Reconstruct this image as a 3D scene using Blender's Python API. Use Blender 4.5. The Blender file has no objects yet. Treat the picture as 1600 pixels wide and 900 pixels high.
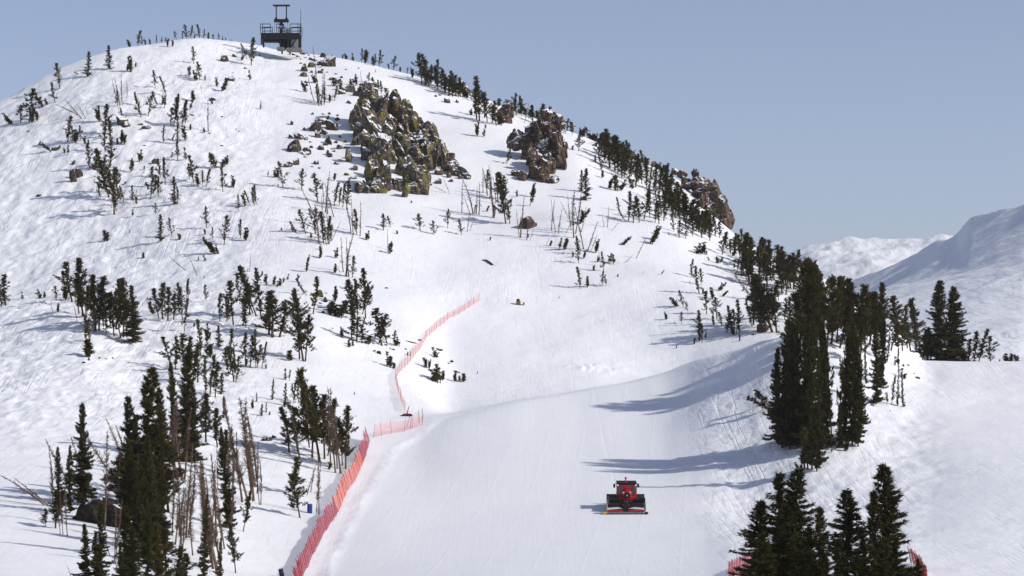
import bpy, math, random
import numpy as np
from mathutils import Vector, Matrix, Euler

# ------------------------------------------------------------------ camera, world, sun
F = 3609.0            # focal length in photo pixels (photo is 1600 wide)
HY = 640.0            # photo row of the true horizon
scene = bpy.context.scene
COL = scene.collection
cam_d = bpy.data.cameras.new("camera")
cam = bpy.data.objects.new("camera", cam_d)
COL.objects.link(cam)
cam.location = (0, 0, 0)
cam.rotation_euler = (math.radians(90), 0, 0)
cam_d.sensor_width = 36.0
cam_d.lens = 36.0 * F / 1600.0
cam_d.shift_y = (HY - 450.0) / 1600.0
cam_d.clip_start = 1.0
cam_d.clip_end = 30000.0
scene.camera = cam

SUN_EL, SUN_AZ = 34.0, -16.0           # azimuth measured from +X towards +Y
world = bpy.data.worlds.new("World")
scene.world = world
world.use_nodes = True
wn = world.node_tree
bg = wn.nodes["Background"]
sky = wn.nodes.new("ShaderNodeTexSky")
sky.sky_type = 'NISHITA'
sky.sun_disc = False
sky.sun_elevation = math.radians(SUN_EL)
sky.sun_rotation = math.radians(90.0 - SUN_AZ)
sky.altitude = 2600.0
sky.air_density = 1.0
sky.dust_density = 5.0
sky.ozone_density = 2.0
hsv = wn.nodes.new("ShaderNodeHueSaturation")       # white balance: a paler, less saturated sky
hsv.inputs["Saturation"].default_value = 0.84
tint = wn.nodes.new("ShaderNodeMix")
tint.data_type = 'RGBA'
tint.blend_type = 'MULTIPLY'
tint.inputs[0].default_value = 1.0
tint.inputs[7].default_value = (1.03, 0.965, 1.0, 1)
wn.links.new(sky.outputs[0], hsv.inputs["Color"])
wn.links.new(hsv.outputs[0], tint.inputs[6])
wn.links.new(tint.outputs[2], bg.inputs[0])
bg.inputs[1].default_value = 0.118

sd = bpy.data.lights.new("sun", 'SUN')
sun = bpy.data.objects.new("sun", sd)
COL.objects.link(sun)
sd.energy = 3.5
sd.angle = math.radians(1.5)
sd.color = (1.0, 0.955, 0.89)
e_, a_ = math.radians(SUN_EL), math.radians(SUN_AZ)
Ls = Vector((math.cos(e_) * math.cos(a_), math.cos(e_) * math.sin(a_), math.sin(e_)))
sun.rotation_euler = Ls.to_track_quat('Z', 'Y').to_euler()

scene.view_settings.view_transform = 'Standard'
scene.view_settings.look = 'None'
scene.view_settings.exposure = 0.09
scene.view_settings.gamma = 1.0
scene.view_settings.use_curve_mapping = False
scene.cycles.max_bounces = 8
scene.cycles.diffuse_bounces = 4
scene.cycles.transparent_max_bounces = 24

rnd = random.Random(7)
nr = np.random.RandomState(11)

# ------------------------------------------------------------------ materials
def mat(name, col, rough=0.7, metal=0.0, noise=0.0, nscale=3.0, col2=None, bump=0.0, spec=0.3):
    m = bpy.data.materials.new(name)
    m.use_nodes = True
    nt = m.node_tree
    b = nt.nodes["Principled BSDF"]
    b.inputs["Base Color"].default_value = (*col, 1)
    b.inputs["Roughness"].default_value = rough
    b.inputs["Metallic"].default_value = metal
    b.inputs["Specular IOR Level"].default_value = spec
    if col2 is not None or noise > 0:
        if col2 is None:
            col2 = tuple(c * (1 - noise) for c in col)
        g = nt.nodes.new("ShaderNodeNewGeometry")
        n = nt.nodes.new("ShaderNodeTexNoise")
        n.inputs["Scale"].default_value = nscale
        n.inputs["Detail"].default_value = 4
        r = nt.nodes.new("ShaderNodeMapRange")
        r.inputs[1].default_value = 0.35
        r.inputs[2].default_value = 0.65
        mx = nt.nodes.new("ShaderNodeMix")
        mx.data_type = 'RGBA'
        mx.inputs[6].default_value = (*col, 1)
        mx.inputs[7].default_value = (*col2, 1)
        nt.links.new(g.outputs["Position"], n.inputs["Vector"])
        nt.links.new(n.outputs["Fac"], r.inputs[0])
        nt.links.new(r.outputs[0], mx.inputs[0])
        nt.links.new(mx.outputs[2], b.inputs["Base Color"])
        if bump > 0:
            bp = nt.nodes.new("ShaderNodeBump")
            bp.inputs["Distance"].default_value = bump
            nt.links.new(n.outputs["Fac"], bp.inputs["Height"])
            nt.links.new(bp.outputs[0], b.inputs["Normal"])
    return m

def node(nt, typ, **kw):
    n = nt.nodes.new(typ)
    for k, v in kw.items():
        setattr(n, k, v)
    return n

def mathn(nt, op, a, b=None, c=None, clamp=False):
    n = nt.nodes.new("ShaderNodeMath")
    n.operation = op
    n.use_clamp = clamp
    for i, v in enumerate((a, b, c)):
        if v is None:
            continue
        if isinstance(v, (int, float)):
            n.inputs[i].default_value = v
        else:
            nt.links.new(v, n.inputs[i])
    return n.outputs[0]

def snow_material(name, far=False):
    m = bpy.data.materials.new(name)
    m.use_nodes = True
    nt = m.node_tree
    b = nt.nodes["Principled BSDF"]
    b.inputs["Base Color"].default_value = (0.86, 0.87, 0.89, 1)
    b.inputs["Roughness"].default_value = 0.62
    b.inputs["Specular IOR Level"].default_value = 0.25
    tc = node(nt, "ShaderNodeNewGeometry")
    P = tc.outputs["Position"]
    def noise(scale, detail=3, vec=P, dist=0.0, rough=0.5):
        n = node(nt, "ShaderNodeTexNoise")
        n.inputs["Scale"].default_value = scale
        n.inputs["Detail"].default_value = detail
        n.inputs["Distortion"].default_value = dist
        n.inputs["Roughness"].default_value = rough
        nt.links.new(vec, n.inputs["Vector"])
        return n.outputs["Fac"]
    def mapped(sx, sy, sz, rz=0.0):
        mp = node(nt, "ShaderNodeMapping")
        mp.inputs["Scale"].default_value = (sx, sy, sz)
        mp.inputs["Rotation"].default_value = (0, 0, rz)
        nt.links.new(P, mp.inputs["Vector"])
        return mp.outputs[0]
    bp = node(nt, "ShaderNodeBump")
    bp.inputs["Strength"].default_value = 1.0
    if far:
        h = mathn(nt, 'MULTIPLY', noise(0.02, 6, dist=0.6, rough=0.55), 5.0)
        h2 = mathn(nt, 'MULTIPLY', noise(1, 5, mapped(0.10, 0.02, 0.03, 0.5)), 1.5)
        h = mathn(nt, 'ADD', h, h2)
        bp.inputs["Distance"].default_value = 1.0
        nt.links.new(h, bp.inputs["Height"])
        nt.links.new(bp.outputs[0], b.inputs["Normal"])
        return m
    at = node(nt, "ShaderNodeAttribute", attribute_name="groomed")
    G = at.outputs["Fac"]
    at2 = node(nt, "ShaderNodeAttribute", attribute_name="skied")
    S = at2.outputs["Fac"]
    sep = node(nt, "ShaderNodeSeparateXYZ")
    nt.links.new(P, sep.inputs[0])
    X, Y = sep.outputs[0], sep.outputs[1]
    # wind and ski texture off the piste
    rough_h = mathn(nt, 'MULTIPLY', noise(0.5, 5, dist=0.4, rough=0.5), 0.22)
    ridg = noise(0.16, 3, dist=0.8)
    ridg = mathn(nt, 'ABSOLUTE', mathn(nt, 'SUBTRACT', ridg, 0.5))
    ridg = mathn(nt, 'MULTIPLY', mathn(nt, 'MINIMUM', ridg, 0.06), 0.9)
    fine = mathn(nt, 'ADD', mathn(nt, 'MULTIPLY', noise(1.8, 4), 0.022), mathn(nt, 'MULTIPLY', mathn(nt, 'MULTIPLY', noise(0.9, 4, dist=0.4, rough=0.5), S), 0.12))
    str1 = mathn(nt, 'MULTIPLY', noise(1, 4, mapped(0.22, 1.5, 1.0, 0.25), 0.5), 0.085)
    str2 = mathn(nt, 'MULTIPLY', noise(1, 4, mapped(0.25, 1.7, 1.0, -0.5), 0.5), 0.075)
    off = mathn(nt, 'ADD', mathn(nt, 'ADD', rough_h, ridg), mathn(nt, 'ADD', str1, str2))
    # ski tracks: long thin grooves wandering down the fall line
    for (sx_, sy_, rz_, amp_) in ((0.30, 0.018, 0.10, 0.045), (0.36, 0.022, -0.5, 0.04), (0.26, 0.025, 0.7, 0.035)):
        t_ = mathn(nt, 'ABSOLUTE', mathn(nt, 'SUBTRACT', noise(1, 2, mapped(sx_, sy_, 0.03, rz_), 0.1), 0.5))
        t_ = mathn(nt, 'MULTIPLY', mathn(nt, 'MINIMUM', t_, 0.022), amp_ / 0.022)
        off = mathn(nt, 'ADD', off, t_)
    patch = node(nt, "ShaderNodeMapRange")          # smooth wind-packed fields between the rougher ones
    patch.inputs[1].default_value = 0.36
    patch.inputs[2].default_value = 0.60
    patch.inputs[3].default_value = 0.25
    nt.links.new(noise(0.035, 3, dist=0.6), patch.inputs[0])
    off = mathn(nt, 'MULTIPLY', off, patch.outputs[0])
    off = mathn(nt, 'ADD', mathn(nt, 'MULTIPLY', off, S), fine)
    # groomed lanes, one every 4.7 m, running up the fall line
    fx = mathn(nt, 'SUBTRACT', X, mathn(nt, 'MULTIPLY', Y, 0.085))
    nz = mathn(nt, 'MULTIPLY', noise(0.02, 1), 0.9)
    fx = mathn(nt, 'ADD', fx, nz)
    fr = mathn(nt, 'FRACT', mathn(nt, 'MULTIPLY', fx, 1 / 4.7))
    ed = mathn(nt, 'ABSOLUTE', mathn(nt, 'SUBTRACT', fr, 0.5))
    ed = mathn(nt, 'SUBTRACT', 1.0, mathn(nt, 'MULTIPLY', ed, 22.0), clamp=True)
    laneid = mathn(nt, 'FLOOR', mathn(nt, 'MULTIPLY', fx, 1 / 4.7))
    lanes = mathn(nt, 'MULTIPLY', mathn(nt, 'MULTIPLY', ed, noise(0.06, 3)), 0.012)
    saw = mathn(nt, 'MULTIPLY', fr, 0.07)
    cord = mathn(nt, 'MULTIPLY', noise(1, 3, mapped(2.6, 0.06, 0.1, -0.085)), 0.020)
    soft = mathn(nt, 'MULTIPLY', noise(0.10, 4), 0.22)
    # narrow ski track running down to the machine
    lx = mathn(nt, 'ABSOLUTE', mathn(nt, 'SUBTRACT', X, mathn(nt, 'ADD', 14.9, mathn(nt, 'MULTIPLY', Y, -0.0082))))
    lx = mathn(nt, 'ADD', lx, mathn(nt, 'MULTIPLY', mathn(nt, 'SUBTRACT', noise(0.09, 1), 0.5), 0.0))
    tr = mathn(nt, 'SUBTRACT', 1.0, mathn(nt, 'MULTIPLY', lx, 4.5), clamp=True)
    msk = mathn(nt, 'MULTIPLY', mathn(nt, 'GREATER_THAN', Y, 276.0), mathn(nt, 'LESS_THAN', Y, 372.0))
    tr = mathn(nt, 'MULTIPLY', mathn(nt, 'MULTIPLY', tr, msk), -0.012)
    gr = mathn(nt, 'ADD', mathn(nt, 'ADD', lanes, saw), mathn(nt, 'ADD', cord, soft))
    mx = node(nt, "ShaderNodeMix")
    mx.data_type = 'FLOAT'
    nt.links.new(G, mx.inputs[0])
    nt.links.new(off, mx.inputs[2])
    nt.links.new(gr, mx.inputs[3])
    H = mathn(nt, 'ADD', mx.outputs[0], tr)
    bp.inputs["Distance"].default_value = 1.0
    nt.links.new(H, bp.inputs["Height"])
    nt.links.new(bp.outputs[0], b.inputs["Normal"])
    # slightly greyer, machine-worked snow on the run
    cm = node(nt, "ShaderNodeMix")
    cm.data_type = 'RGBA'
    nt.links.new(G, cm.inputs[0])
    cm.inputs[6].default_value = (0.88, 0.885, 0.90, 1)
    cm.inputs[7].default_value = (0.845, 0.855, 0.875, 1)
    wl = node(nt, "ShaderNodeTexWhiteNoise", noise_dimensions='1D')
    nt.links.new(laneid, wl.inputs["W"])
    lv = mathn(nt, 'SUBTRACT', 1.0, mathn(nt, 'MULTIPLY', mathn(nt, 'MULTIPLY', wl.outputs["Value"], G), 0.06))  # per-lane tone imitates how each pass reflects light
    cv = node(nt, "ShaderNodeVectorMath", operation='SCALE')
    nt.links.new(cm.outputs[2], cv.inputs[0])
    nt.links.new(lv, cv.inputs["Scale"])
    nt.links.new(cv.outputs[0], b.inputs["Base Color"])
    return m

M_SNOW = snow_material("snow")
M_FARSNOW = snow_material("far_snow", far=True)

def rock_material(name, base, base2, lichen, lich_amt, snow_lo):
    m = bpy.data.materials.new(name)
    m.use_nodes = True
    nt = m.node_tree
    b = nt.nodes["Principled BSDF"]
    b.inputs["Roughness"].default_value = 0.9
    b.inputs["Specular IOR Level"].default_value = 0.15
    g = node(nt, "ShaderNodeNewGeometry")
    P = g.outputs["Position"]
    def noise(scale, detail=4, dist=0.0):
        n = node(nt, "ShaderNodeTexNoise")
        n.inputs["Scale"].default_value = scale
        n.inputs["Detail"].default_value = detail
        n.inputs["Distortion"].default_value = dist
        nt.links.new(P, n.inputs["Vector"])
        return n.outputs["Fac"]
    def rng(v, lo, hi):
        r = node(nt, "ShaderNodeMapRange")
        r.inputs[1].default_value = lo
        r.inputs[2].default_value = hi
        nt.links.new(v, r.inputs[0])
        return r.outputs[0]
    def mix(f, a, c):
        x = node(nt, "ShaderNodeMix")
        x.data_type = 'RGBA'
        nt.links.new(f, x.inputs[0])
        for i, v in ((6, a), (7, c)):
            if isinstance(v, tuple):
                x.inputs[i].default_value = (*v, 1)
            else:
                nt.links.new(v, x.inputs[i])
        return x.outputs[2]
    c = mix(rng(noise(0.35, 3), 0.38, 0.62), base, base2)
    c = mix(rng(noise(3.0, 6), 0.42, 0.72), c, tuple(v * 1.5 for v in base))
    c = mix(rng(noise(1.1, 5, 0.7), 0.62, 0.42), c, tuple(v * 0.5 for v in base2))
    c = mix(rng(noise(0.55, 5, 0.4), 0.62 - lich_amt, 0.68 - lich_amt), c, mix(rng(noise(2.2, 3), 0.4, 0.6), lichen, tuple(v * 0.45 for v in lichen)))
    sep = node(nt, "ShaderNodeSeparateXYZ")
    nt.links.new(g.outputs["Normal"], sep.inputs[0])
    up = mathn(nt, 'ADD', sep.outputs[2], mathn(nt, 'MULTIPLY', mathn(nt, 'SUBTRACT', noise(0.9, 4), 0.5), 0.7))
    c = mix(rng(up, snow_lo, snow_lo + 0.05), c, (0.82, 0.83, 0.86))
    nt.links.new(c, b.inputs["Base Color"])
    bp = node(nt, "ShaderNodeBump")
    bp.inputs["Distance"].default_value = 0.55
    hh = mathn(nt, 'ADD', noise(1.4, 7, 0.5), mathn(nt, 'MULTIPLY', noise(0.5, 3), 0.8))
    nt.links.new(hh, bp.inputs["Height"])
    nt.links.new(bp.outputs[0], b.inputs["Normal"])
    return m

M_ROCK = rock_material("lichen_rock", (0.175, 0.130, 0.098), (0.115, 0.094, 0.078), (0.22, 0.195, 0.045), 0.085, 0.50)
M_ROCK_RED = rock_material("red_brown_rock", (0.155, 0.095, 0.072), (0.10, 0.070, 0.056), (0.17, 0.16, 0.04), 0.04, 0.56)
M_ROCK_DARK = rock_material("dark_rock", (0.06, 0.045, 0.038), (0.038, 0.032, 0.028), (0.09, 0.09, 0.03), -0.12, 0.72)
M_ROCK_FIELD = rock_material("brown_field_rock", (0.13, 0.09, 0.07), (0.085, 0.068, 0.056), (0.17, 0.17, 0.035), 0.05, 0.58)
M_MOSS = rock_material("mossy_rock", (0.12, 0.13, 0.03), (0.09, 0.10, 0.025), (0.17, 0.19, 0.03), 0.3, 0.97)

def foliage(name, a, b2):
    m = bpy.data.materials.new(name)
    m.use_nodes = True
    nt = m.node_tree
    b = nt.nodes["Principled BSDF"]
    b.inputs["Roughness"].default_value = 0.75
    b.inputs["Specular IOR Level"].default_value = 0.04
    g = node(nt, "ShaderNodeNewGeometry")
    oi = node(nt, "ShaderNodeObjectInfo")
    n = node(nt, "ShaderNodeTexNoise")
    n.inputs["Scale"].default_value = 1.6
    n.inputs["Detail"].default_value = 3
    nt.links.new(g.outputs["Position"], n.inputs["Vector"])
    s = mathn(nt, 'ADD', mathn(nt, 'MULTIPLY', n.outputs["Fac"], 0.75), mathn(nt, 'MULTIPLY', oi.outputs["Random"], 0.35))
    s = mathn(nt, 'ADD', s, mathn(nt, 'MULTIPLY', mathn(nt, 'SUBTRACT', g.outputs["Random Per Island"], 0.35), 0.55))
    r = node(nt, "ShaderNodeMapRange")
    r.inputs[1].default_value = 0.4
    r.inputs[2].default_value = 0.95
    nt.links.new(s, r.inputs[0])
    x = node(nt, "ShaderNodeMix")
    x.data_type = 'RGBA'
    nt.links.new(r.outputs[0], x.inputs[0])
    x.inputs[6].default_value = (*a, 1)
    x.inputs[7].default_value = (*b2, 1)
    nt.links.new(x.outputs[2], b.inputs["Base Color"])
    return m

M_PINE = foliage("pine_needles", (0.042, 0.038, 0.013), (0.108, 0.084, 0.029))
M_FIR = foliage("fir_needles", (0.032, 0.033, 0.012), (0.082, 0.067, 0.022))
M_BARK = mat("bark", (0.11, 0.075, 0.055), 0.9, noise=0.5, nscale=2.0, spec=0.1)
M_DEAD = mat("weathered_dead_wood", (0.20, 0.145, 0.105), 0.9, col2=(0.11, 0.075, 0.055), nscale=0.8, spec=0.1)
M_DEADTW = mat("dead_red_brown_twigs", (0.145, 0.098, 0.070), 0.9, col2=(0.10, 0.066, 0.048), nscale=0.7, spec=0.1)
M_STEEL = mat("dark_painted_steel", (0.010, 0.010, 0.012), 0.7, noise=0.4, nscale=1.2)
M_GREYBOX = mat("pale_grey_metal", (0.32, 0.33, 0.34), 0.6, noise=0.25, nscale=2)
M_CONC = mat("weathered_concrete", (0.24, 0.22, 0.19), 0.9, noise=0.4, nscale=1.5)
M_RED = mat("red_paint", (0.52, 0.018, 0.022), 0.35, noise=0.3, nscale=1.4, spec=0.5)
M_BLACK = mat("black_rubber", (0.014, 0.014, 0.016), 0.7, noise=0.4, nscale=4)
M_GLASS = mat("dark_tinted_glass", (0.02, 0.025, 0.03), 0.08, spec=0.8)
M_SILVER = mat("brushed_aluminium", (0.45, 0.46, 0.48), 0.45, 0.6, noise=0.3, nscale=3)
M_WHITE = mat("white_paint_and_glint", (0.78, 0.78, 0.77), 0.5, noise=0.15, nscale=3)
M_MARK = mat("faded_ochre_paint", (0.30, 0.17, 0.04), 0.7, noise=0.4, nscale=3)
M_YEL = mat("yellow_paint", (0.68, 0.42, 0.03), 0.5, noise=0.2, nscale=3)
M_BLUE = mat("blue_plastic", (0.015, 0.07, 0.30), 0.45, noise=0.3, nscale=3)
M_POLE = mat("dark_red_fence_pole", (0.26, 0.012, 0.022), 0.5, noise=0.3, nscale=3)
M_POLE_UP = mat("faded_red_fence_pole", (0.50, 0.10, 0.09), 0.6, noise=0.3, nscale=3)
M_REDPAD = mat("dark_red_vinyl", (0.16, 0.016, 0.02), 0.6, noise=0.4, nscale=2)

def net_material(name, col, density):
    m = bpy.data.materials.new(name)
    m.use_nodes = True
    nt = m.node_tree
    b = nt.nodes["Principled BSDF"]
    b.inputs["Base Color"].default_value = (*col, 1)
    b.inputs["Roughness"].default_value = 0.6
    out = nt.nodes["Material Output"]
    g = node(nt, "ShaderNodeNewGeometry")
    sep = node(nt, "ShaderNodeSeparateXYZ")
    nt.links.new(g.outputs["Position"], sep.inputs[0])
    s = mathn(nt, 'ADD', sep.outputs[0], sep.outputs[1])
    w = density
    a1 = mathn(nt, 'LESS_THAN', mathn(nt, 'FRACT', mathn(nt, 'MULTIPLY', s, 12.0)), w)
    a2 = mathn(nt, 'LESS_THAN', mathn(nt, 'FRACT', mathn(nt, 'MULTIPLY', sep.outputs[2], 12.0)), w)
    f = mathn(nt, 'MAXIMUM', a1, a2)
    t = node(nt, "ShaderNodeBsdfTransparent")
    mx = node(nt, "ShaderNodeMixShader")
    nt.links.new(f, mx.inputs[0])
    nt.links.new(t.outputs[0], mx.inputs[1])
    nt.links.new(b.outputs[0], mx.inputs[2])
    nt.links.new(mx.outputs[0], out.inputs[0])
    return m

M_NET = net_material("crimson_netting", (0.36, 0.006, 0.022), 0.38)
M_NET_OR = net_material("orange_netting", (0.80, 0.10, 0.03), 0.26)
M_NET_PALE = net_material("faded_orange_netting", (0.80, 0.11, 0.06), 0.12)

# ------------------------------------------------------------------ mesh helpers
class MB:
    def __init__(s):
        s.v, s.f, s.n = [], [], 0
    def add(s, V, Fc):
        V = np.asarray(V, dtype=np.float64)
        s.v.append(V)
        s.f.extend([tuple(i + s.n for i in q) for q in Fc])
        s.n += len(V)
    def box(s, c, d, rot=(0, 0, 0)):
        x, y, z = (k / 2 for k in d)
        V = np.array([(-x, -y, -z), (x, -y, -z), (x, y, -z), (-x, y, -z), (-x, -y, z), (x, -y, z), (x, y, z), (-x, y, z)])
        if any(rot):
            R = np.array(Euler(rot).to_matrix())
            V = V @ R.T
        s.add(V + np.array(c), [(0, 3, 2, 1), (4, 5, 6, 7), (0, 1, 5, 4), (1, 2, 6, 5), (2, 3, 7, 6), (3, 0, 4, 7)])
    def prism(s, pts, y0, y1, axis='y'):
        """outline pts (x,z) extruded along y (or (y,z) along x)"""
        n = len(pts)
        if axis == 'y':
            V = [(p[0], y0, p[1]) for p in pts] + [(p[0], y1, p[1]) for p in pts]
        else:
            V = [(y0, p[0], p[1]) for p in pts] + [(y1, p[0], p[1]) for p in pts]
        Fc = [tuple(range(n)), tuple(range(2 * n - 1, n - 1, -1))]
        for i in range(n):
            j = (i + 1) % n
            Fc.append((j, i, i + n, j + n))
        s.add(V, Fc)
    def tube(s, pts, rads, k=6, cap=True):
        pts = [Vector(p) for p in pts]
        V, Fc = [], []
        for i, p in enumerate(pts):
            d = (pts[min(i + 1, len(pts) - 1)] - pts[max(i - 1, 0)]).normalized()
            a = d.cross(Vector((0.13, 1, 0.07)))
            if a.length < 1e-3:
                a = d.cross(Vector((1, 0, 0)))
            a.normalize()
            b = d.cross(a)
            for j in range(k):
                t = 2 * math.pi * j / k
                V.append(tuple(p + (a * math.cos(t) + b * math.sin(t)) * rads[i]))
        for i in range(len(pts) - 1):
            for j in range(k):
                q = (j + 1) % k
                Fc.append((i * k + j, i * k + q, (i + 1) * k + q, (i + 1) * k + j))
        if cap:
            Fc.append(tuple(range(k - 1, -1, -1)))
            Fc.append(tuple(range((len(pts) - 1) * k, len(pts) * k)))
        s.add(V, Fc)
    def mesh(s, name, material, smooth=False, bevel=0):
        me = bpy.data.meshes.new(name)
        V = np.concatenate(s.v) if s.v else np.zeros((0, 3))
        me.from_pydata(V.tolist(), [], s.f)
        me.materials.append(material)
        if smooth:
            me.polygons.foreach_set('use_smooth', [True] * len(me.polygons))
        me.update()
        return me
    def build(s, name, material, parent=None, loc=None, smooth=False, bevel=0.0):
        o = bpy.data.objects.new(name, s.mesh(name, material, smooth))
        COL.objects.link(o)
        if parent is not None:
            o.parent = parent
        if loc is not None:
            o.location = loc
        if bevel:
            b = o.modifiers.new("bevel", 'BEVEL')
            b.width = bevel
            b.segments = 2
        return o

def tag(o, label=None, cat=None, group=None, kind=None):
    if label: o["label"] = label
    if cat: o["category"] = cat
    if group: o["group"] = group
    if kind: o["kind"] = kind
    return o

def empty(name, loc=(0, 0, 0), rz=0.0):
    o = bpy.data.objects.new(name, None)
    o.empty_display_size = 0.3
    COL.objects.link(o)
    o.location = loc
    o.rotation_euler = (0, 0, rz)
    return o

def tri_mesh(name, V, material):
    """V: (n,3,3) triangles"""
    n = len(V)
    me = bpy.data.meshes.new(name)
    me.vertices.add(n * 3)
    me.vertices.foreach_set('co', V.reshape(-1).astype(np.float32))
    me.loops.add(n * 3)
    me.loops.foreach_set('vertex_index', np.arange(n * 3, dtype=np.int32))
    me.polygons.add(n)
    me.polygons.foreach_set('loop_start', np.arange(0, n * 3, 3, dtype=np.int32))
    me.materials.append(material)
    me.update(calc_edges=True)
    return me

def grid_mesh(name, P, material, attrs=None):
    r, c, _ = P.shape
    me = bpy.data.meshes.new(name)
    idx = np.arange(r * c, dtype=np.int32).reshape(r, c)
    q = np.stack([idx[:-1, :-1], idx[:-1, 1:], idx[1:, 1:], idx[1:, :-1]], -1).reshape(-1, 4)
    me.vertices.add(r * c)
    me.vertices.foreach_set('co', P.reshape(-1).astype(np.float32))
    me.loops.add(q.size)
    me.loops.foreach_set('vertex_index', q.reshape(-1))
    me.polygons.add(len(q))
    me.polygons.foreach_set('loop_start', np.arange(0, q.size, 4, dtype=np.int32))
    me.polygons.foreach_set('use_smooth', np.ones(len(q), dtype=bool))
    for k, a in (attrs or {}).items():
        at = me.attributes.new(k, 'FLOAT', 'POINT')
        at.data.foreach_set('value', a.reshape(-1).astype(np.float32))
    me.materials.append(material)
    me.update(calc_edges=True)
    return me

_tab = np.random.RandomState(5).rand(256, 256)
def vnoise(x, y, seed=0):
    x = x + seed * 37.7; y = y + seed * 91.3
    xi = np.floor(x).astype(int); yi = np.floor(y).astype(int)
    fx = x - xi; fy = y - yi
    fx = fx * fx * (3 - 2 * fx); fy = fy * fy * (3 - 2 * fy)
    a = _tab[xi & 255, yi & 255]; b = _tab[(xi + 1) & 255, yi & 255]
    c = _tab[xi & 255, (yi + 1) & 255]; d = _tab[(xi + 1) & 255, (yi + 1) & 255]
    return (a * (1 - fx) + b * fx) * (1 - fy) + (c * (1 - fx) + d * fx) * fy - 0.5
def fbm(x, y, oct=4, seed=0):
    s = 0; a = 1.0
    for i in range(oct):
        ca, sa = math.cos(i * 0.9), math.sin(i * 0.9)
        s = s + a * vnoise(x * ca - y * sa, x * sa + y * ca, seed + i)
        x = x * 2.03; y = y * 2.03; a *= 0.5
    return s

# ------------------------------------------------------------------ the ski hill
# column: px, then (distance, photo row) from near to far; the ninth is the skyline
TABLE = {
 -500: [(110,1010),(180,905),(225,800),(290,670),(395,500),(412,505),(430,500),(490,380),(530,310),(565,290)],
 -150: [(110,1010),(180,905),(225,795),(290,650),(395,478),(412,484),(430,472),(490,340),(530,260),(565,205)],
 0:    [(110,1010),(180,905),(225,790),(290,650),(395,478),(415,484),(435,462),(485,330),(530,225),(570,154)],
 60:   [(110,1010),(183,905),(228,790),(290,650),(392,471),(412,479),(432,458),(485,325),(535,200),(580,118)],
 130:  [(110,1010),(186,903),(230,790),(293,650),(386,470),(405,476),(430,452),(485,315),(540,170),(590,84)],
 200:  [(110,1010),(190,903),(235,790),(297,650),(378,503),(398,484),(430,445),(485,310),(545,150),(600,66)],
 300:  [(110,1010),(196,903),(242,790),(300,655),(370,515),(395,470),(430,420),(490,280),(552,140),(612,57)],
 400:  [(110,1010),(208,903),(252,790),(304,665),(368,525),(395,468),(430,412),(490,280),(556,140),(618,64)],
 440:  [(110,1010),(210,903),(254,790),(305,668),(367,532),(395,472),(430,412),(490,285),(556,142),(618,72)],
 500:  [(110,1010),(215,900),(262,782),(308,674),(365,545),(395,480),(430,415),(490,290),(556,150),(618,76)],
 570:  [(110,1010),(215,900),(262,784),(312,676),(366,565),(396,495),(433,420),(490,298),(560,155),(614,88)],
 650:  [(110,1010),(215,900),(262,795),(318,666),(368,590),(396,510),(435,430),(490,310),(560,185),(608,112)],
 700:  [(110,1010),(215,900),(262,798),(322,650),(352,646),(382,580),(432,440),(488,320),(552,200),(604,132)],
 800:  [(110,1010),(215,900),(262,803),(332,623),(356,626),(385,570),(430,450),(485,330),(545,220),(600,166)],
 900:  [(110,1010),(215,900),(262,805),(343,605),(365,611),(392,552),(430,455),(480,335),(535,245),(590,198)],
 1000: [(110,1010),(215,900),(262,805),(350,587),(372,604),(400,540),(435,445),(480,345),(530,285),(575,248)],
 1040: [(110,1010),(215,900),(262,805),(352,576),(374,602),(400,535),(435,448),(480,350),(526,300),(568,262)],
 1075: [(110,1010),(215,900),(262,805),(352,556),(375,600),(400,530),(435,450),(478,370),(520,320),(560,280)],
 1110: [(110,1010),(212,900),(262,803),(348,547),(372,596),(400,526),(435,455),(474,390),(512,350),(548,318)],
 1150: [(110,1010),(210,900),(265,798),(344,537),(370,590),(400,520),(435,460),(470,410),(505,382),(535,366)],
 1200: [(110,1010),(208,900),(268,785),(338,519),(365,580),(400,510),(430,470),(460,430),(495,403),(520,389)],
 1250: [(110,1010),(206,900),(268,765),(336,514),(365,575),(400,510),(428,478),(458,445),(490,420),(512,403)],
 1300: [(110,1010),(205,900),(268,755),(336,517),(365,570),(400,515),(425,490),(455,465),(480,450),(500,438)],
 1350: [(110,1010),(202,900),(264,765),(340,528),(368,565),(398,525),(422,508),(448,492),(474,480),(494,472)],
 1400: [(110,1010),(200,900),(260,775),(345,540),(370,570),(395,548),(415,535),(435,525),(460,515),(480,508)],
 1440: [(110,1010),(198,900),(256,770),(350,555),(372,590),(395,580),(415,575),(435,570),(455,566),(475,563)],
 1500: [(110,1010),(198,900),(252,765),(350,555),(375,595),(400,610),(420,620),(440,630),(460,640),(480,650)],
 1600: [(110,1010),(198,900),(250,760),(350,555),(375,595),(400,615),(420,630),(440,645),(460,655),(480,665)],
 2100: [(110,1010),(198,900),(250,760),(350,555),(375,595),(400,615),(420,630),(440,645),(460,655),(480,665)],
}
pxs = np.concatenate([np.arange(-500, -60, 12), np.arange(-60, 1661, 2.8), np.arange(1662, 2100, 12)])
Ds = np.concatenate([np.arange(110, 170, 1.3), np.arange(170, 660, 0.64), np.arange(661, 780, 4)])
keys = sorted(TABLE)
T = np.array([TABLE[k] + [(TABLE[k][9][0] + 40, TABLE[k][9][1] + 70), (790, TABLE[k][9][1] + 420)] for k in keys], float)
NS = T.shape[1]
stD = np.stack([np.interp(pxs, keys, T[:, i, 0]) for i in range(NS)], 1)
stY = np.stack([np.interp(pxs, keys, T[:, i, 1]) for i in range(NS)], 1)
YP = np.stack([np.interp(Ds, stD[i], stY[i]) for i in range(len(pxs))], 0)     # [col,row] photo row
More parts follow.
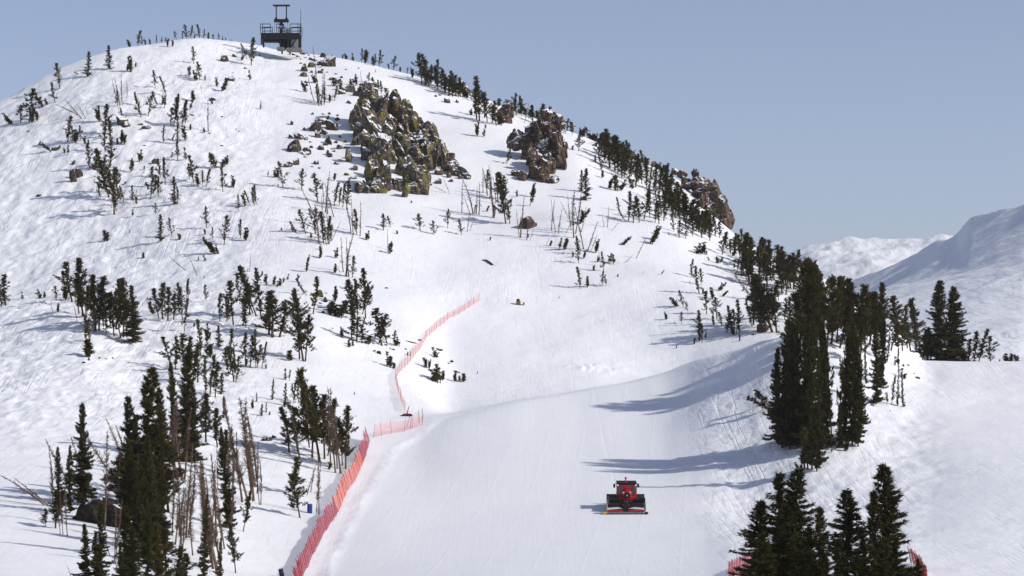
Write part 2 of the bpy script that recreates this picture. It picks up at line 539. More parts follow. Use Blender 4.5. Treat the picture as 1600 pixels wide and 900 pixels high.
def gk(coords, sig):
    d = coords[:, None] - coords[None, :]
    K = np.exp(-0.5 * (d / sig) ** 2)
    w = np.gradient(coords)[None, :]
    K = K * w
    return K / K.sum(1, keepdims=True)
YPa = gk(pxs, 13.0) @ YP @ gk(Ds, 3.6).T
YPb = gk(pxs, 38.0) @ YP @ gk(Ds, 7.0).T
wD = np.clip((Ds - 385) / 30, 0, 1) * np.clip((545 - Ds) / 40, 0.25, 1)
wD = np.maximum(wD, np.clip((290 - Ds) / 30, 0, 1))[None, :]
YP = YPa * (1 - wD) + YPb * wD
YPc = gk(pxs, 70.0) @ YPa
_t = np.clip((pxs - 1230) / 330, 0, 1)[:, None]
_u = np.clip((336 - Ds) / 22, 0, 1)[None, :]
wr = _t * _t * (3 - 2 * _t) * _u * _u * (3 - 2 * _u)
YP = YP * (1 - wr) + YPc * wr
PX, DD = np.meshgrid(pxs, Ds, indexing='ij')
XX = (PX - 800) / F * DD
ZZ = DD * (HY - YP) / F
# where the run is groomed: left edge follows the net fence, far edge the crest
edgeL = np.interp(DD[0], [100, 215, 262, 300, 322, 340], [500, 505, 560, 610, 690, 760])
edgeL = np.broadcast_to(edgeL, DD.shape)
crestD = np.interp(pxs, keys, T[:, 3, 0])[:, None]
edgeR = np.interp(DD[0], [100, 200, 262, 300, 350], [1120, 1120, 1060, 1050, 1000])[None, :]
def sst(x, a, b):
    t = np.clip((x - a) / (b - a), 0, 1)
    return t * t * (3 - 2 * t)
GR = sst(PX, edgeL, edgeL + 14) * (1 - sst(PX, edgeR, edgeR + 80)) * (1 - sst(DD, crestD - 3, crestD + 3))
off = 1 - GR
SK = 0.30 + 0.68 * (1 - sst(PX, 330, 520)) * sst(DD, 230, 330)          # skied-out left flank
SK = np.maximum(SK, 0.75 * sst(PX, 1040, 1120) * (1 - sst(PX, 1400, 1500)) * (1 - sst(DD, 350, 356)))
SK = np.maximum(SK, 0.3 * sst(PX, 1300, 1600) * (1 - sst(DD, 352, 358)))
SK = np.clip(SK + 0.25 * fbm(XX / 30, DD / 30, 2, 9), 0.15, 1)
# relief
n40 = fbm(XX / 34, DD / 40, 3, 1)
n12 = fbm(XX / 11, DD / 13, 3, 2)
n4 = fbm(XX / 3.6, DD / 4.2, 3, 3)
nsk = np.abs(fbm(XX / 6.0, DD / 7.5, 3, 4))
ZZ = ZZ + off * sst(DD, 230, 420) * 1.9 * n40 + off * 0.30 * n12 + off * SK * 0.22 * n4
mog = (1 - sst(PX, 300, 480)) * sst(DD, 240, 320) * (1 - sst(DD, 540, 600))
n15 = fbm(XX / 1.5, DD / 1.9, 3, 31)
ridge15 = np.abs(fbm(XX / 2.6, DD / 3.4, 3, 33))
ZZ = ZZ - mog * 0.75 * nsk - mog * 0.50 * ridge15 + off * SK * 0.13 * n15
mog2 = sst(PX, 1080, 1180) * (1 - sst(PX, 1420, 1520)) * sst(DD, 215, 260) * (1 - sst(DD, 348, 354))
ZZ = ZZ - mog2 * (0.45 * nsk + 0.25 * ridge15)
ZZ = ZZ + GR * 0.10 * fbm(XX / 9, DD / 22, 2, 6)
# pushed-up snow berm beside the net
ZZ = ZZ + 0.13 * np.exp(-((PX - edgeL - 4) / 9.0) ** 2) * (1 - sst(DD, 300, 322)) * (0.6 + 1.2 * np.abs(fbm(XX / 1.6, DD / 2.2, 2, 8)))
# churned snow chunks on the run-out
chunk = np.exp(-(((PX - 932) / 34) ** 2 + ((DD - 384) / 3.2) ** 2))
ZZ = ZZ + chunk * 0.9 * np.abs(fbm(XX / 1.2, DD / 1.4, 2, 12))
YV = HY - ZZ * F / DD                                                   # final photo row of every vertex
ter = bpy.data.objects.new("snow_hill", grid_mesh("snow_hill", np.stack([XX, DD, ZZ], -1).transpose(1, 0, 2), M_SNOW,
                           {'groomed': GR.T, 'skied': SK.T}))
COL.objects.link(ter)
tag(ter, "snow covered ski hill with groomed run in front and tracked slopes above", "hill", kind="structure")

def zat(px, D):
    i = np.interp(px, pxs, np.arange(len(pxs))); j = np.interp(D, Ds, np.arange(len(Ds)))
    i0, j0 = int(i), int(j); i1, j1 = min(i0 + 1, len(pxs) - 1), min(j0 + 1, len(Ds) - 1)
    fi, fj = i - i0, j - j0
    return (ZZ[i0, j0] * (1 - fi) + ZZ[i1, j0] * fi) * (1 - fj) + (ZZ[i0, j1] * (1 - fi) + ZZ[i1, j1] * fi) * fj

def on_snow(px, py, D=None):
    """first point of the hill met by looking along the column px at row py; above the skyline: the skyline"""
    if D is None:
        c = int(round(np.interp(px, pxs, np.arange(len(pxs)))))
        col = YV[c]
        hit = np.nonzero(col <= py)[0]
        hit = hit[Ds[hit] > 125]
        if len(hit):
            j = hit[0]
        else:
            j = int(np.argmin(np.where((Ds > 125) & (Ds < 640), col, 1e9)))
        D = Ds[j]
    return Vector(((px - 800) / F * D, D, zat(px, D)))

# wide base sheet and far mountains
b = MB()
b.add([(-9000, -3000, -70), (9000, -3000, -70), (9000, 14000, -70), (-9000, 14000, -70)], [(0, 1, 2, 3)])
g = b.build("ground", M_FARSNOW)
tag(g, "wide snow covered valley ground around the hill", "ground", kind="structure")

def far_mountain(name, label, cols, rows, amp, seed, sx=6.0):
    ks = sorted(cols)
    TT = np.array([cols[k] for k in ks], float)
    p = np.arange(ks[0], ks[-1], sx)
    D = rows
    sD = np.stack([np.interp(p, ks, TT[:, i, 0]) for i in range(TT.shape[1])], 1)
    sY = np.stack([np.interp(p, ks, TT[:, i, 1]) for i in range(TT.shape[1])], 1)
    Y = np.stack([np.interp(D, sD[i], sY[i]) for i in range(len(p))], 0)
    Y = gk(p, 5.0) @ Y @ gk(D, 9.0).T
    P_, D_ = np.meshgrid(p, D, indexing='ij')
    X = (P_ - 800) / F * D_
    Z = D_ * (HY - Y) / F + amp * fbm(X / 90, D_ / 90, 5, seed)
    o = bpy.data.objects.new(name, grid_mesh(name, np.stack([X, D_, Z], -1).transpose(1, 0, 2), M_FARSNOW))
    COL.objects.link(o)
    return tag(o, label, "mountain", kind="structure")

far_mountain("mountain", "far snowy ridge with a shaded flank right of the hill", {
 1150: [(700,640),(800,580),(950,565),(1125,520),(2700,505),(3200,490),(3360,580)],
 1260: [(700,640),(800,580),(950,547),(1125,505),(2375,480),(2950,466),(3110,556)],
 1300: [(700,640),(800,580),(950,540),(1125,494),(2068,474),(2706,455),(2866,545)],
 1340: [(700,640),(800,580),(950,533),(1125,484),(1897,462),(2506,435),(2666,525)],
 1380: [(700,640),(800,580),(950,527),(1125,474),(1755,450),(2333,416),(2493,506)],
 1430: [(700,640),(800,580),(950,518),(1125,460),(1561,440),(2148,396),(2308,486)],
 1460: [(700,640),(800,580),(950,513),(1125,452),(1463,434),(2050,377),(2210,467)],
 1498: [(700,640),(800,580),(950,507),(1125,441),(1362,427),(1940,361),(2100,451)],
 1512: [(700,640),(800,580),(950,505),(1125,437),(1325,424),(1901,341),(2061,431)],
 1560: [(700,640),(800,580),(950,497),(1125,422),(1213,414),(1781,325),(1941,415)],
 1600: [(700,640),(800,580),(950,490),(1125,411),(1135,408),(1700,313),(1860,403)],
 1700: [(700,640),(800,580),(950,490),(1125,393),(1135,389),(1504,270),(1664,360)],
 1900: [(700,640),(800,580),(950,490),(1125,350),(1135,345),(1330,190),(1490,280)],
 2300: [(700,640),(800,580),(950,490),(1125,300),(1130,280),(1300,120),(1460,210)],
},
 np.concatenate([np.arange(700, 2760, 8.0), np.arange(2760, 3400, 20.0)]), 3.5, 21, 3.0)
far_mountain("distant_peak", "sunlit distant snow peak seen behind the shaded ridge", {
 1050: [(3300,680),(3700,560),(4100,450),(4300,560)],
 1230: [(3300,650),(3700,470),(4100,402),(4300,500)],
 1262: [(3300,650),(3700,455),(4100,387),(4300,500)],
 1300: [(3300,650),(3700,445),(4100,377),(4300,500)],
 1350: [(3300,650),(3700,440),(4100,373),(4300,500)],
 1400: [(3300,650),(3700,435),(4100,374),(4300,500)],
 1470: [(3300,650),(3700,430),(4100,373),(4300,500)],
 1600: [(3300,650),(3700,440),(4100,385),(4300,500)],
 1800: [(3300,650),(3700,450),(4100,400),(4300,500)]},
 np.arange(3300, 4300, 10.0), 22.0, 25, 3.0)

HAZE_DENSITY = 0.00006
hm_ = bpy.data.materials.new("haze")
hm_.use_nodes = True
hn = hm_.node_tree
for n_ in list(hn.nodes):
    if n_.type == 'BSDF_PRINCIPLED': hn.nodes.remove(n_)
pv = hn.nodes.new("ShaderNodeVolumePrincipled")
pv.inputs["Color"].default_value = (0.86, 0.91, 1.0, 1)
pv.inputs["Density"].default_value = HAZE_DENSITY
pv.inputs["Anisotropy"].default_value = 0.1
hn.links.new(pv.outputs[0], hn.nodes["Material Output"].inputs["Volume"])
b = MB(); b.box((0, 5400, 265), (18400, 17400, 680))
hz = b.build("haze", hm_)
tag(hz, "thin pale mountain haze", kind="stuff")

# ------------------------------------------------------------------ tree prototypes (height 1 = 10 m)
def tufts(P, Dv, L, W, rs, n, spread=0.62):
    """n needle blades at each point P, roughly along direction Dv"""
    P = np.repeat(P, n, 0); Dv = np.repeat(Dv, n, 0); L = np.repeat(L, n)
    m = len(P)
    d = Dv + rs.normal(0, spread, (m, 3))
    d /= np.linalg.norm(d, axis=1, keepdims=True) + 1e-9
    s = np.cross(d, rs.normal(0, 1, (m, 3)))
    s /= np.linalg.norm(s, axis=1, keepdims=True) + 1e-9
    ln = (L * rs.uniform(0.6, 1.25, m))[:, None]
    w = (W * rs.uniform(0.7, 1.3, m))[:, None]
    p0 = P - d * ln * 0.25 + rs.normal(0, 0.04, (m, 3))
    return np.stack([p0 - s * w * 0.5, p0 + s * w * 0.5, p0 + d * ln], 1)

def trunk_mesh(name, H, r0, bend, m, rs, top=0.98, k=6):
    b = MB()
    n = 14
    pts = [(bend(t)[0], bend(t)[1], t * H) for t in np.linspace(0, top, n)]
    rad = [r0 * (1.15 if i == 0 else 1) * (1 - 0.9 * i / (n - 1)) for i in range(n)]
    pts[0] = (pts[0][0], pts[0][1], -0.5)
    b.tube(pts, rad, k)
    return b

def bender(rs, H, amp):
    a, p = rs.uniform(0.3, 1) * amp, rs.uniform(0, 6.28)
    ph = rs.uniform(0, 6.28)
    return lambda t: (a * math.cos(p) * t * t + 0.12 * amp * math.sin(5 * t + ph), a * math.sin(p) * t * t + 0.12 * amp * math.cos(4 * t + ph))

def make_conifer(kind, seed, near):
    rs = np.random.RandomState(seed)
    H = 10.0
    if kind == 'fir':
        R = rs.uniform(2.6, 3.2) if near else rs.uniform(1.7, 2.2); bend = bender(rs, H, 0.3); nb = 235 if near else 110; z0 = 0.05
    else:
        R = rs.uniform(1.25, 2.05); bend = bender(rs, H, 0.8); nb = 125 if near else 58; z0 = rs.uniform(0.08, 0.22)
    Ps, Ds_, Ls_, br = [], [], [], MB()
    gaps = [(rs.uniform(0, 6.28), rs.uniform(0.15, 0.85)) for _ in range(7)]
    for i in range(nb):
        t = z0 + (1 - z0) * ((i + rs.rand()) / nb) ** (1.0 if kind == 'fir' else 0.85)
        t = min(t, 0.985)
        az = rs.uniform(0, 6.28)
        if kind == 'fir':
            prof = (1 - t) ** 0.78 + 0.05
            L = R * prof * rs.uniform(0.62, 1.18) * (0.75 + 0.35 * math.sin(t * 40 + seed) * (1 - t))
            dz0, dz1 = -0.05 - 0.45 * (1 - t), 0.15 + 0.5 * t
            if t < 0.18: L *= 0.55 + 2.2 * t
        else:
            prof = (0.55 + 0.75 * math.sin(min(1, t * 1.15) * 3.0)) * (1 - t ** 4) + 0.10
            L = R * prof * rs.uniform(0.25, 1.1) * (0.7 + 0.45 * math.sin(t * 17 + az * 2 + seed))
            dz0, dz1 = 0.15, 1.15
        for (ga, gt) in gaps:
            da = abs((az - ga + math.pi) % (2 * math.pi) - math.pi)
            if da < 0.9 and abs(t - gt) < 0.07:
                L *= 0.35
        bx, by = bend(t)
        nseg = max(2, int(L / (0.17 if near else 0.30)))
        d = np.array([math.cos(az), math.sin(az), 0.0])
        side = np.array([-d[1], d[0], 0.0])
        q = np.array([bx, by, t * H])
        pts = [tuple(q)]
        start = 0.12 if kind == 'fir' else rs.uniform(0.3, 0.55)
        for sgi in range(nseg):
            u = (sgi + 1) / nseg
            dirv = d + np.array([0, 0, dz0 * (1 - u) + dz1 * u * u])
            dirv /= np.linalg.norm(dirv)
            q = q + dirv * L / nseg
            pts.append(tuple(q))
            if u > start:
                Ps.append(q + rs.normal(0, 0.03, 3)); Ds_.append(dirv); Ls_.append(0.36 if kind == 'fir' else 0.42)
                if kind == 'fir':
                    sp = L * 0.20 * (1 - u * 0.7)
                    for sg in (-1, 1):
                        k2 = 2 if (near and sp > 0.25) else 1
                        for kk in range(k2):
                            Ps.append(q + side * sg * sp * (kk + 1) / k2 + np.array([0, 0, -0.05])); Ds_.append(dirv * 0.7 + side * sg * 0.7 + np.array([0, 0, -0.12])); Ls_.append(0.33)
                else:
                    for kk in range(2):
                        o = rs.normal(0, 0.16, 3)
                        Ps.append(q + o); Ds_.append(dirv + o * 2.0 + np.array([0, 0, 0.25])); Ls_.append(0.34)
        if near and i % 3 == 0 and L > 0.5:
            br.tube(pts[:: max(1, len(pts) // 3)][:3], [0.03, 0.022, 0.012], 3, False)
    # leader
    for t in np.linspace(0.86, 1.0, 8):
        bx, by = bend(t)
        Ps.append(np.array([bx, by, t * H])); Ds_.append(np.array([0, 0, 1.0])); Ls_.append(0.35)
    Ps = np.array(Ps); Ds_ = np.array(Ds_); Ls_ = np.array(Ls_)
    n = (5 if kind == 'fir' else 8) if near else (6 if kind == 'fir' else 7)
    V = tufts(Ps, Ds_, Ls_ * (1.0 if near else 1.3), 0.075 if near else 0.115, rs, n, 0.5 if kind == 'fir' else 0.55)
    crown = tri_mesh("crown", V, M_FIR if kind == 'fir' else M_PINE)
    tb = trunk_mesh("trunk", H, 0.17 if kind == 'fir' else 0.15, bend, M_BARK, rs, 0.97)
    if br.v:
        tb.add(np.concatenate(br.v), br.f)
    return [("trunk", tb.mesh("trunk", M_BARK, True)), ("crown", crown)]

def make_dead(seed, near, red):
    rs = np.random.RandomState(seed)
    H = 10.0
    bend = bender(rs, H, 0.8)
    tb = trunk_mesh("trunk", H, 0.125 if near else 0.16, bend, M_DEAD, rs, 1.0)
    bb = MB()
    nb = (190 if near else 80)
    for i in range(nb):
        t = rs.uniform(0.22, 0.97)
        bx, by = bend(t)
        az = rs.uniform(0, 6.28)
        L = (1.25 * (1 - t) + 0.25) * rs.uniform(0.3, 1.1)
        up = rs.uniform(0.1, 1.3) if not red else rs.uniform(0.9, 2.6)
        d = Vector((math.cos(az), math.sin(az), up)).normalized()
        p0 = Vector((bx, by, t * H)); p1 = p0 + d * L * 0.5
        p2 = p1 + (d + Vector((rs.normal(0, .25), rs.normal(0, .25), rs.uniform(-0.1, 0.5)))).normalized() * L * 0.5
        w = 0.028 if near else 0.046
        bb.tube([p0, p1, p2], [w, w * 0.75, w * 0.35], 3, False)
        for k in range(3 if near else 1):
            q = p0.lerp(p1, rs.uniform(0.4, 1.0))
            e = q + (d + Vector((rs.normal(0, .7), rs.normal(0, .7), rs.normal(0.2, .5)))).normalized() * L * 0.4
            bb.tube([q, e], [w * 0.6, w * 0.25], 3, False)
    return [("trunk", tb.mesh("trunk", M_DEAD, True)), ("branch", bb.mesh("branch", M_DEADTW))]

def make_sapling(seed):
    rs = np.random.RandomState(seed)
    H = 10.0                                   # scaled down to 1-3 m when placed
    Ps, Dd, Ll = [], [], []
    tb = MB()
    for st in range(rs.randint(1, 4)):
        a = rs.uniform(0, 6.28); lean = rs.uniform(0.0, 2.2)
        ht = H * rs.uniform(0.6, 1.0) if st else H
        base = np.array([rs.normal(0, 0.5), rs.normal(0, 0.5), 0])
        pts = [base + np.array([math.cos(a) * lean * t * t, math.sin(a) * lean * t * t, ht * t]) for t in np.linspace(0, 1, 7)]
        pts[0] = pts[0] - np.array([0, 0, 1.0])
        tb.tube([tuple(p) for p in pts], [0.3 * (1 - 0.8 * i / 6) for i in range(7)], 4)
        for i in range(28):
            t = rs.uniform(0.12, 1.0)
            j = min(int(t * 6), 5)
            c = pts[j] * (1 - (t * 6 - j)) + pts[j + 1] * (t * 6 - j)
            az = rs.uniform(0, 6.28)
            L = rs.uniform(0.4, 1.9) * (1.1 - 0.6 * t)
            d = np.array([math.cos(az), math.sin(az), 0.9]); d /= np.linalg.norm(d)
            for u in (0.5, 1.0):
                Ps.append(c + d * L * u); Dd.append(d); Ll.append(1.55)
    V = tufts(np.array(Ps), np.array(Dd), np.array(Ll), 0.42, rs, 7)
    return [("trunk", tb.mesh("trunk", M_BARK)), ("crown", tri_mesh("crown", V, M_PINE))]

PROTO = {
 ('p', 0): [make_conifer('pine', 100 + i, False) for i in range(14)],
 ('p', 1): [make_conifer('pine', 200 + i, True) for i in range(6)],
 ('f', 0): [make_conifer('fir', 300 + i, False) for i in range(5)],
 ('f', 1): [make_conifer('fir', 400 + i, True) for i in range(6)],
 ('d', 0): [make_dead(500 + i, False, i % 2 == 0) for i in range(6)],
 ('d', 1): [make_dead(600 + i, True, i % 3 == 0) for i in range(8)],
 ('s', 0): [make_sapling(700 + i) for i in range(9)],
}
PROTO[('s', 1)] = PROTO[('s', 0)]
NAMES = {'p': 'pine_tree', 'f': 'fir_tree', 'd': 'dead_tree', 's': 'pine_sapling'}
LOOK = {'p': 'dark pine', 'f': 'conical fir', 'd': 'bare snag', 's': 'pine sapling'}
CATS = {'p': 'tree', 'f': 'tree', 'd': 'dead tree', 's': 'sapling'}
ORD = ("first second third fourth fifth sixth seventh eighth ninth tenth eleventh twelfth thirteenth fourteenth fifteenth sixteenth "
       "seventeenth eighteenth nineteenth twentieth").split()
ORD += ["twenty-" + o for o in ORD[:9]] + ["thirtieth"] + ["thirty-" + o for o in ORD[:9]] + ["fortieth"]

# every grove: where it stands, its group, and per kind "x,y,height[,l lean][,w width][,D distance]" of each tree as seen in the photograph
GROVES = [
('on the bald summit ridge left of the terminal', 'wind-bent trees along the left summit ridge', {
 'p': '215,64,24,w1.3 222,62,16 244,57,14 276,55,14,l-18 285,55,13 292,60,22,w1.2 298,58,20,w1.2 312,60,22,w1.2 318,60,15 342,60,11',
 's': '204,65,11,l-25 228,60,9 235,58,9 252,56,9 258,57,7 325,62,11 333,61,8 348,61,7 353,61,5 361,62,3 303,61,8',
}),
('on the smooth upper left snow dome', 'trees on the upper left dome', {
 'f': '137,121,40,w1.4 171,109,37,w1.5',
 'p': '94,140,40,l-8 86,161,32,l-8 45,190,52,w1.5 32,193,28,w1.3 183,166,26',
 's': '124,118,7,l-40 60,185,18,l-25 50,192,20 20,194,14,l-50 68,167,20,l-30 74,165,10,l-30 262,73,12 269,73,10 205,113,24,l-8 199,112,12 212,105,8 57,190,14',
 'd': '183,158,38,l-14 191,160,46,l-4 198,153,28 187,165,44,l-9 128,187,32,l-42 134,186,24,l-30 137,182,16,l-12 122,180,20,l-62',
}),
('on the snow under the left summit ridge', 'scattered trees under the summit ridge', {
 'p': '303,100,27 312,126,28,w1.4 243,138,28 260,149,30,l-18 272,198,50 278,196,44 284,200,44 266,196,28 289,192,30 231,183,38 220,184,34,l-10 215,166,22,l-12 393,103,44,w1.3 386,92,24,l-20',
 's': '295,119,15 307,127,16,w1.2 320,127,8 246,165,15 257,169,18 254,164,14 346,143,20,l20 339,138,12,l-14 341,136,14 302,158,15,w1.3 298,172,14,w1.3 333,163,10,l-30 390,126,15 319,208,8 298,205,10 378,95,10',
 'd': '326,206,52 291,188,34',
 'f': '407,172,14',
}),
('around the mossy rocks on the gullied left slope', 'pines around the upper left rocks', {
 'p': '165,212,48,w1.2 174,218,34 105,223,40,w1.2 113,224,28 126,220,24,w1.1 164,238,40 172,225,30 255,224,28 278,224,32 140,266,42 148,266,32,w1.2 172,262,42 192,190,20,w1.2',
 's': '155,192,24 119,223,20,w1.2 133,225,12 138,226,8 190,224,20 195,225,14 185,226,10 291,220,22 83,238,18,l-40 106,243,16 101,240,8 160,262,18,w1.3 175,247,10,w1.5 268,222,12',
}),
('on the middle left slope above the mound', 'pines scattered over the middle left slope', {
 'p': '178,336,72,w1.1 171,310,76,l-16 184,312,50 165,300,45,l-10 182,330,44 236,311,48,w1.1 240,305,30 248,308,32 258,290,42 250,278,30,w1.2 208,318,28 193,318,26,l-10 157,312,24,l-10 278,252,30 303,286,42,w1.2 296,282,26 322,292,28 317,288,22,w1.1 349,300,38 372,331,26 397,323,30 390,320,22,l-20 278,316,24 243,335,18,w1.2 322,358,34 332,376,20 350,384,46 376,375,30 268,369,28,l-8 400,320,30',
 'f': '272,320,44,w1.2 251,377,42,w1.3',
 's': '206,269,19,w1.1 219,253,18 225,266,6 291,250,18 268,247,8,w1.5 214,320,14 309,290,18 335,263,20,l-30,w1.3 345,264,14,w1.5 355,258,14,w1.3 365,293,18 384,323,20 384,377,20 337,398,26,l-32 342,399,12,l-30 280,375,10,w1.4 320,367,9,w1.2 167,378,17,w1.5 225,405,9,w1.6 310,408,6 320,410,9,w1.6 147,413,4 181,420,3 319,435,4 203,365,5 207,340,12 387,425,6',
}),
('on open snow above the left mound pines', 'dead snags on the open left slope', {
 'd': '291,425,22,l-52 308,432,32,l-20 390,425,30',
}),
('in the pine row across the left mound', 'pine row on the left mound', {
 'p': '8,478,48,w1.5 2,480,34,w1.5 88,468,22,w1.3 112,472,62,w1.5 104,466,42,l-10 131,495,90,w1.1 124,490,55 136,497,50 141,496,44,w1.2 134,536,44 139,534,34 148,519,88,w1.2 155,517,84,w1.2 161,512,66 146,521,40 166,524,45 178,526,68 182,515,78 188,529,72 193,528,92 198,527,58 173,510,52',
 'f': '209,536,90,w1.2',
 's': '36,468,11,w1.3 64,467,13,l-30 70,466,9,w1.5 90,488,13 103,470,20,w1.2 137,558,26,w1.8 138,560,14,w1.5',
 'd': '83,491,24,l-12 121,504,30,l-10 133,500,64 118,475,42 128,495,60 137,552,56',
}),
('in the small stand beside the left mound row', 'small stand right of the left mound', {
 'p': '255,500,56,w1.6 248,497,46,l-14 263,501,52,w1.2 272,501,40,w1.2 281,488,46 285,500,50 291,466,30 294,467,28 288,520,52,w0.7',
 's': '241,490,18,l-20 222,478,6',
}),
('in the loose belt left of the mossy boulder', 'loose pine belt in the middle of the left slope', {
 'p': '343,504,44 354,504,38 364,509,68,w1.1 358,497,32 375,468,36,l-10 379,510,46,w1.1 384,514,32,w1.2 400,494,78,l-18 390,492,48,w1.4 408,494,74,l-9 427,529,72,w1.7 437,528,58,w1.5 416,515,46,w1.5 420,524,60,w1.4 473,565,112,l-6,w0.8 468,562,66,w1.3 477,565,72 466,500,34 322,470,25,w1.2',
 'd': '332,504,24,l8 396,490,70,l-20 389,425,1',
}),
('in the thin stand below the pine belt', 'thin young pines low on the left slope', {
 'p': '314,555,56 360,582,68,w0.7 367,578,34,w0.9 383,573,52,w1.1 391,575,50,w1.1 400,577,60,w0.6 402,575,36 409,576,42,w0.7 322,621,64,w0.8 329,617,62 337,622,56,w1.1 308,598,58,w1.1 302,596,60 289,590,66,w1.3 294,580,54,w1.2 275,578,52 267,572,46,l-12,w1.2 365,597,56 369,598,40 357,585,40',
 'f': '342,543,34,w1.5 346,617,34,w1.1',
 's': '326,532,26,w0.7 328,560,30 303,510,6,w1.6 416,577,8,w1.2 385,572,10 396,562,8',
}),
('on the open slope above the mossy boulder', 'small pines above the mossy boulder', {
 's': '409,432,8,w1.2 414,442,13,w1.3 417,446,10,w1.3 427,446,14,w1.3 433,449,10,w1.4 438,447,12,w1.4 443,442,8 450,438,9,w1.4 463,441,12,l10 478,426,26,w0.6 524,427,14,w1.2 525,404,16,w0.9 499,405,14',
 'd': '533,431,18,l-20',
}),
('around the mossy boulder mid slope', 'pines around the mossy boulder', {
 'p': '490,491,58,w1.1 479,462,26,l-32 554,500,62,w1.4 548,490,42,w1.3 559,492,56,w1.1 572,498,78,l-4,w0.9 566,492,44,w1.1 550,532,54,w1.2 557,535,38,w1.8 566,537,30,w1.8 597,540,58,w1.5 592,538,46,w1.4 604,536,40,w1.3 615,541,24,w1.5',
 's': '523,472,24,w0.8 523,495,22,w1.8 531,497,20,w1.8 516,492,16,w1.6 538,485,14,w1.8 575,539,14,w2 534,528,16 546,543,10 552,543,10 621,541,14,w1.5 544,540,9 568,505,10 580,510,8',
}),
('beside the pale net fence on the open slope', 'little pines beside the pale net fence', {
 's': '604,573,22,w1.2 609,575,18,w1.2 615,577,10,w1.4 637,556,6 641,557,7 665,575,16,w1.1 671,576,14 678,561,16,w1.4 682,560,12,w1.3 679,598,26,w1.5 684,598,22,w1.3 692,595,15,w1.2 711,596,15 723,597,13,w1.4 718,596,8,w1.4 746,585,4 554,617,5',
}),
('on the slope left of the fence pines', 'young trees low on the left slope', {
 'f': '426,626,33,w0.8 445,634,36,w0.9 401,629,15,w1.3 409,650,19,w1.5 416,645,16,w1.1 350,655,34,w1.1',
 's': '446,594,17,w0.9 451,595,16,w0.9 438,648,7 421,650,6,w1.4 395,640,14 455,565,16,w1.6',
 'p': '458,632,34,w0.8 461,631,31,w0.8 466,631,30,w0.8',
 'd': '471,629,15 474,630,12',
}),
('in the tall stand beside the crimson net fence', 'tall stand beside the crimson net fence', {
 'p': '498,722,145,w0.85 489,716,112,w0.9 506,718,100,w0.9 453,708,72,w1.1 466,706,66,w1.1 540,733,98,w0.9 534,728,72,w0.9 483,700,86,w0.8 512,712,88,w0.8',
 'd': '469,718,98,l-9 523,740,135,l-6 531,741,138,l-7 516,730,105,l-3 528,733,112,l-4 406,789,94,w0.7',
 's': '515,735,12,w1.4',
}),
('in the thin group around the blue barrel', 'thin trees around the blue barrel', {
 'p': '468,810,68,w1 460,772,58,w1.1',
 'd': '494,802,82,w0.7 498,804,94,w0.9 480,775,46,l14 485,770,52,l10',
}),
('in the lower left dead stand', 'dead stand of the lower left clump', {
 'd': '388,790,172,l-14,w1.04 392,770,150,l-7,w1.04 396,762,142,l-5,w1.30 401,748,112,w1.04 377,786,112,w1.30 284,751,132,l-8,w1.43 287,750,112,w1.30 279,750,126,l-15,w1.43 275,745,112,l-3,w1.30 302,868,96,w0.91 338,896,176,l-9,w1.17 333,890,165,l-8,w1.04 329,880,162,l-7,w1.04 342,896,168,l-12,w1.04 325,872,150,l-6,w0.91 346,892,150,l-11,w1.04 292,842,150,w1.04 296,838,130,w0.91 284,846,120,w1.04 270,838,112,w1.04',
}),
('among the big firs of the lower left clump', 'big firs of the lower left clump', {
 'f': '130,790,160,w0.68 92,800,102,w0.54 109,802,106,w0.54 226,800,226,w0.92 208,790,170,w0.95 252,792,186,w0.72 288,722,182,w0.65 272,716,150,w0.57 304,722,125,w0.65 228,880,200,w0.54 250,846,170,w0.51 358,826,158,l-5,w0.49 318,905,132,w0.45 342,918,78,w0.57 198,800,78,w0.71',
 'p': '322,692,76,w1.1 380,832,64,w0.8 368,896,76,w0.8 210,770,120,w1 262,800,130,w0.9 180,770,62,w1.1 86,826,60,w1.3',
}),
('along the bottom edge of the lower left clump', 'row at the bottom edge of the lower left clump', {
 'f': '136,915,96,w0.72 158,915,128,w0.64 150,915,84,w0.72 200,930,136,w0.72 208,935,112,w0.80 230,945,160,w0.60 188,930,84,w0.80',
 'p': '248,935,118,w1 262,930,104,w1.1 290,925,60,w1.4 70,824,30,w1.2 284,935,80',
}),
('at the left end of the lower left clump', 'dead trees at the left end of the lower left clump', {
 'd': '84,792,94,l-4,w0.88 98,836,74,w0.88 106,838,80,w0.88 94,836,52,l-6,w0.75 72,790,50,l-55,w1.12 76,792,48,l-48,w1.12 163,830,160,w1.00 174,745,78,l-32,w1.12 150,790,110,l-22,w1.00 203,742,90,l-22,w1.25 200,730,66,l-14,w1.25 178,882,92,w1.00 181,882,104,w0.75 172,870,80,l-18,w0.75 112,908,28,l-12,w0.88 120,776,90,l-30,w1.00',
}),
('between the terminal and the mossy outcrop', 'trees above the mossy outcrop', {
 'd': '497,160,50,l-8 503,165,54 506,162,48,l4 500,163,54,l-4 495,116,44,l-8 565,132,22 491,158,40,l-18',
 'p': '498,166,34 507,164,28 523,158,24,w1.2',
 's': '515,160,12 480,145,18,l-20 602,159,20,w1.6',
}),
('on the summit ridge just right of the terminal', 'small trees along the ridge right of the terminal', {
 'p': '565,92,22 586,93,18,w1.2 593,94,26 614,102,22,w1.2 636,97,11,w1.4 643,104,12,w1.6',
 's': '535,74,7 541,80,9,w1.6 550,80,11 585,103,15 608,92,9 625,98,8 645,122,14,w1.1 586,114,5 570,97,20 552,78,6',
}),
('in the ridge patch above the second crag', 'dense patch on the right ridge', {
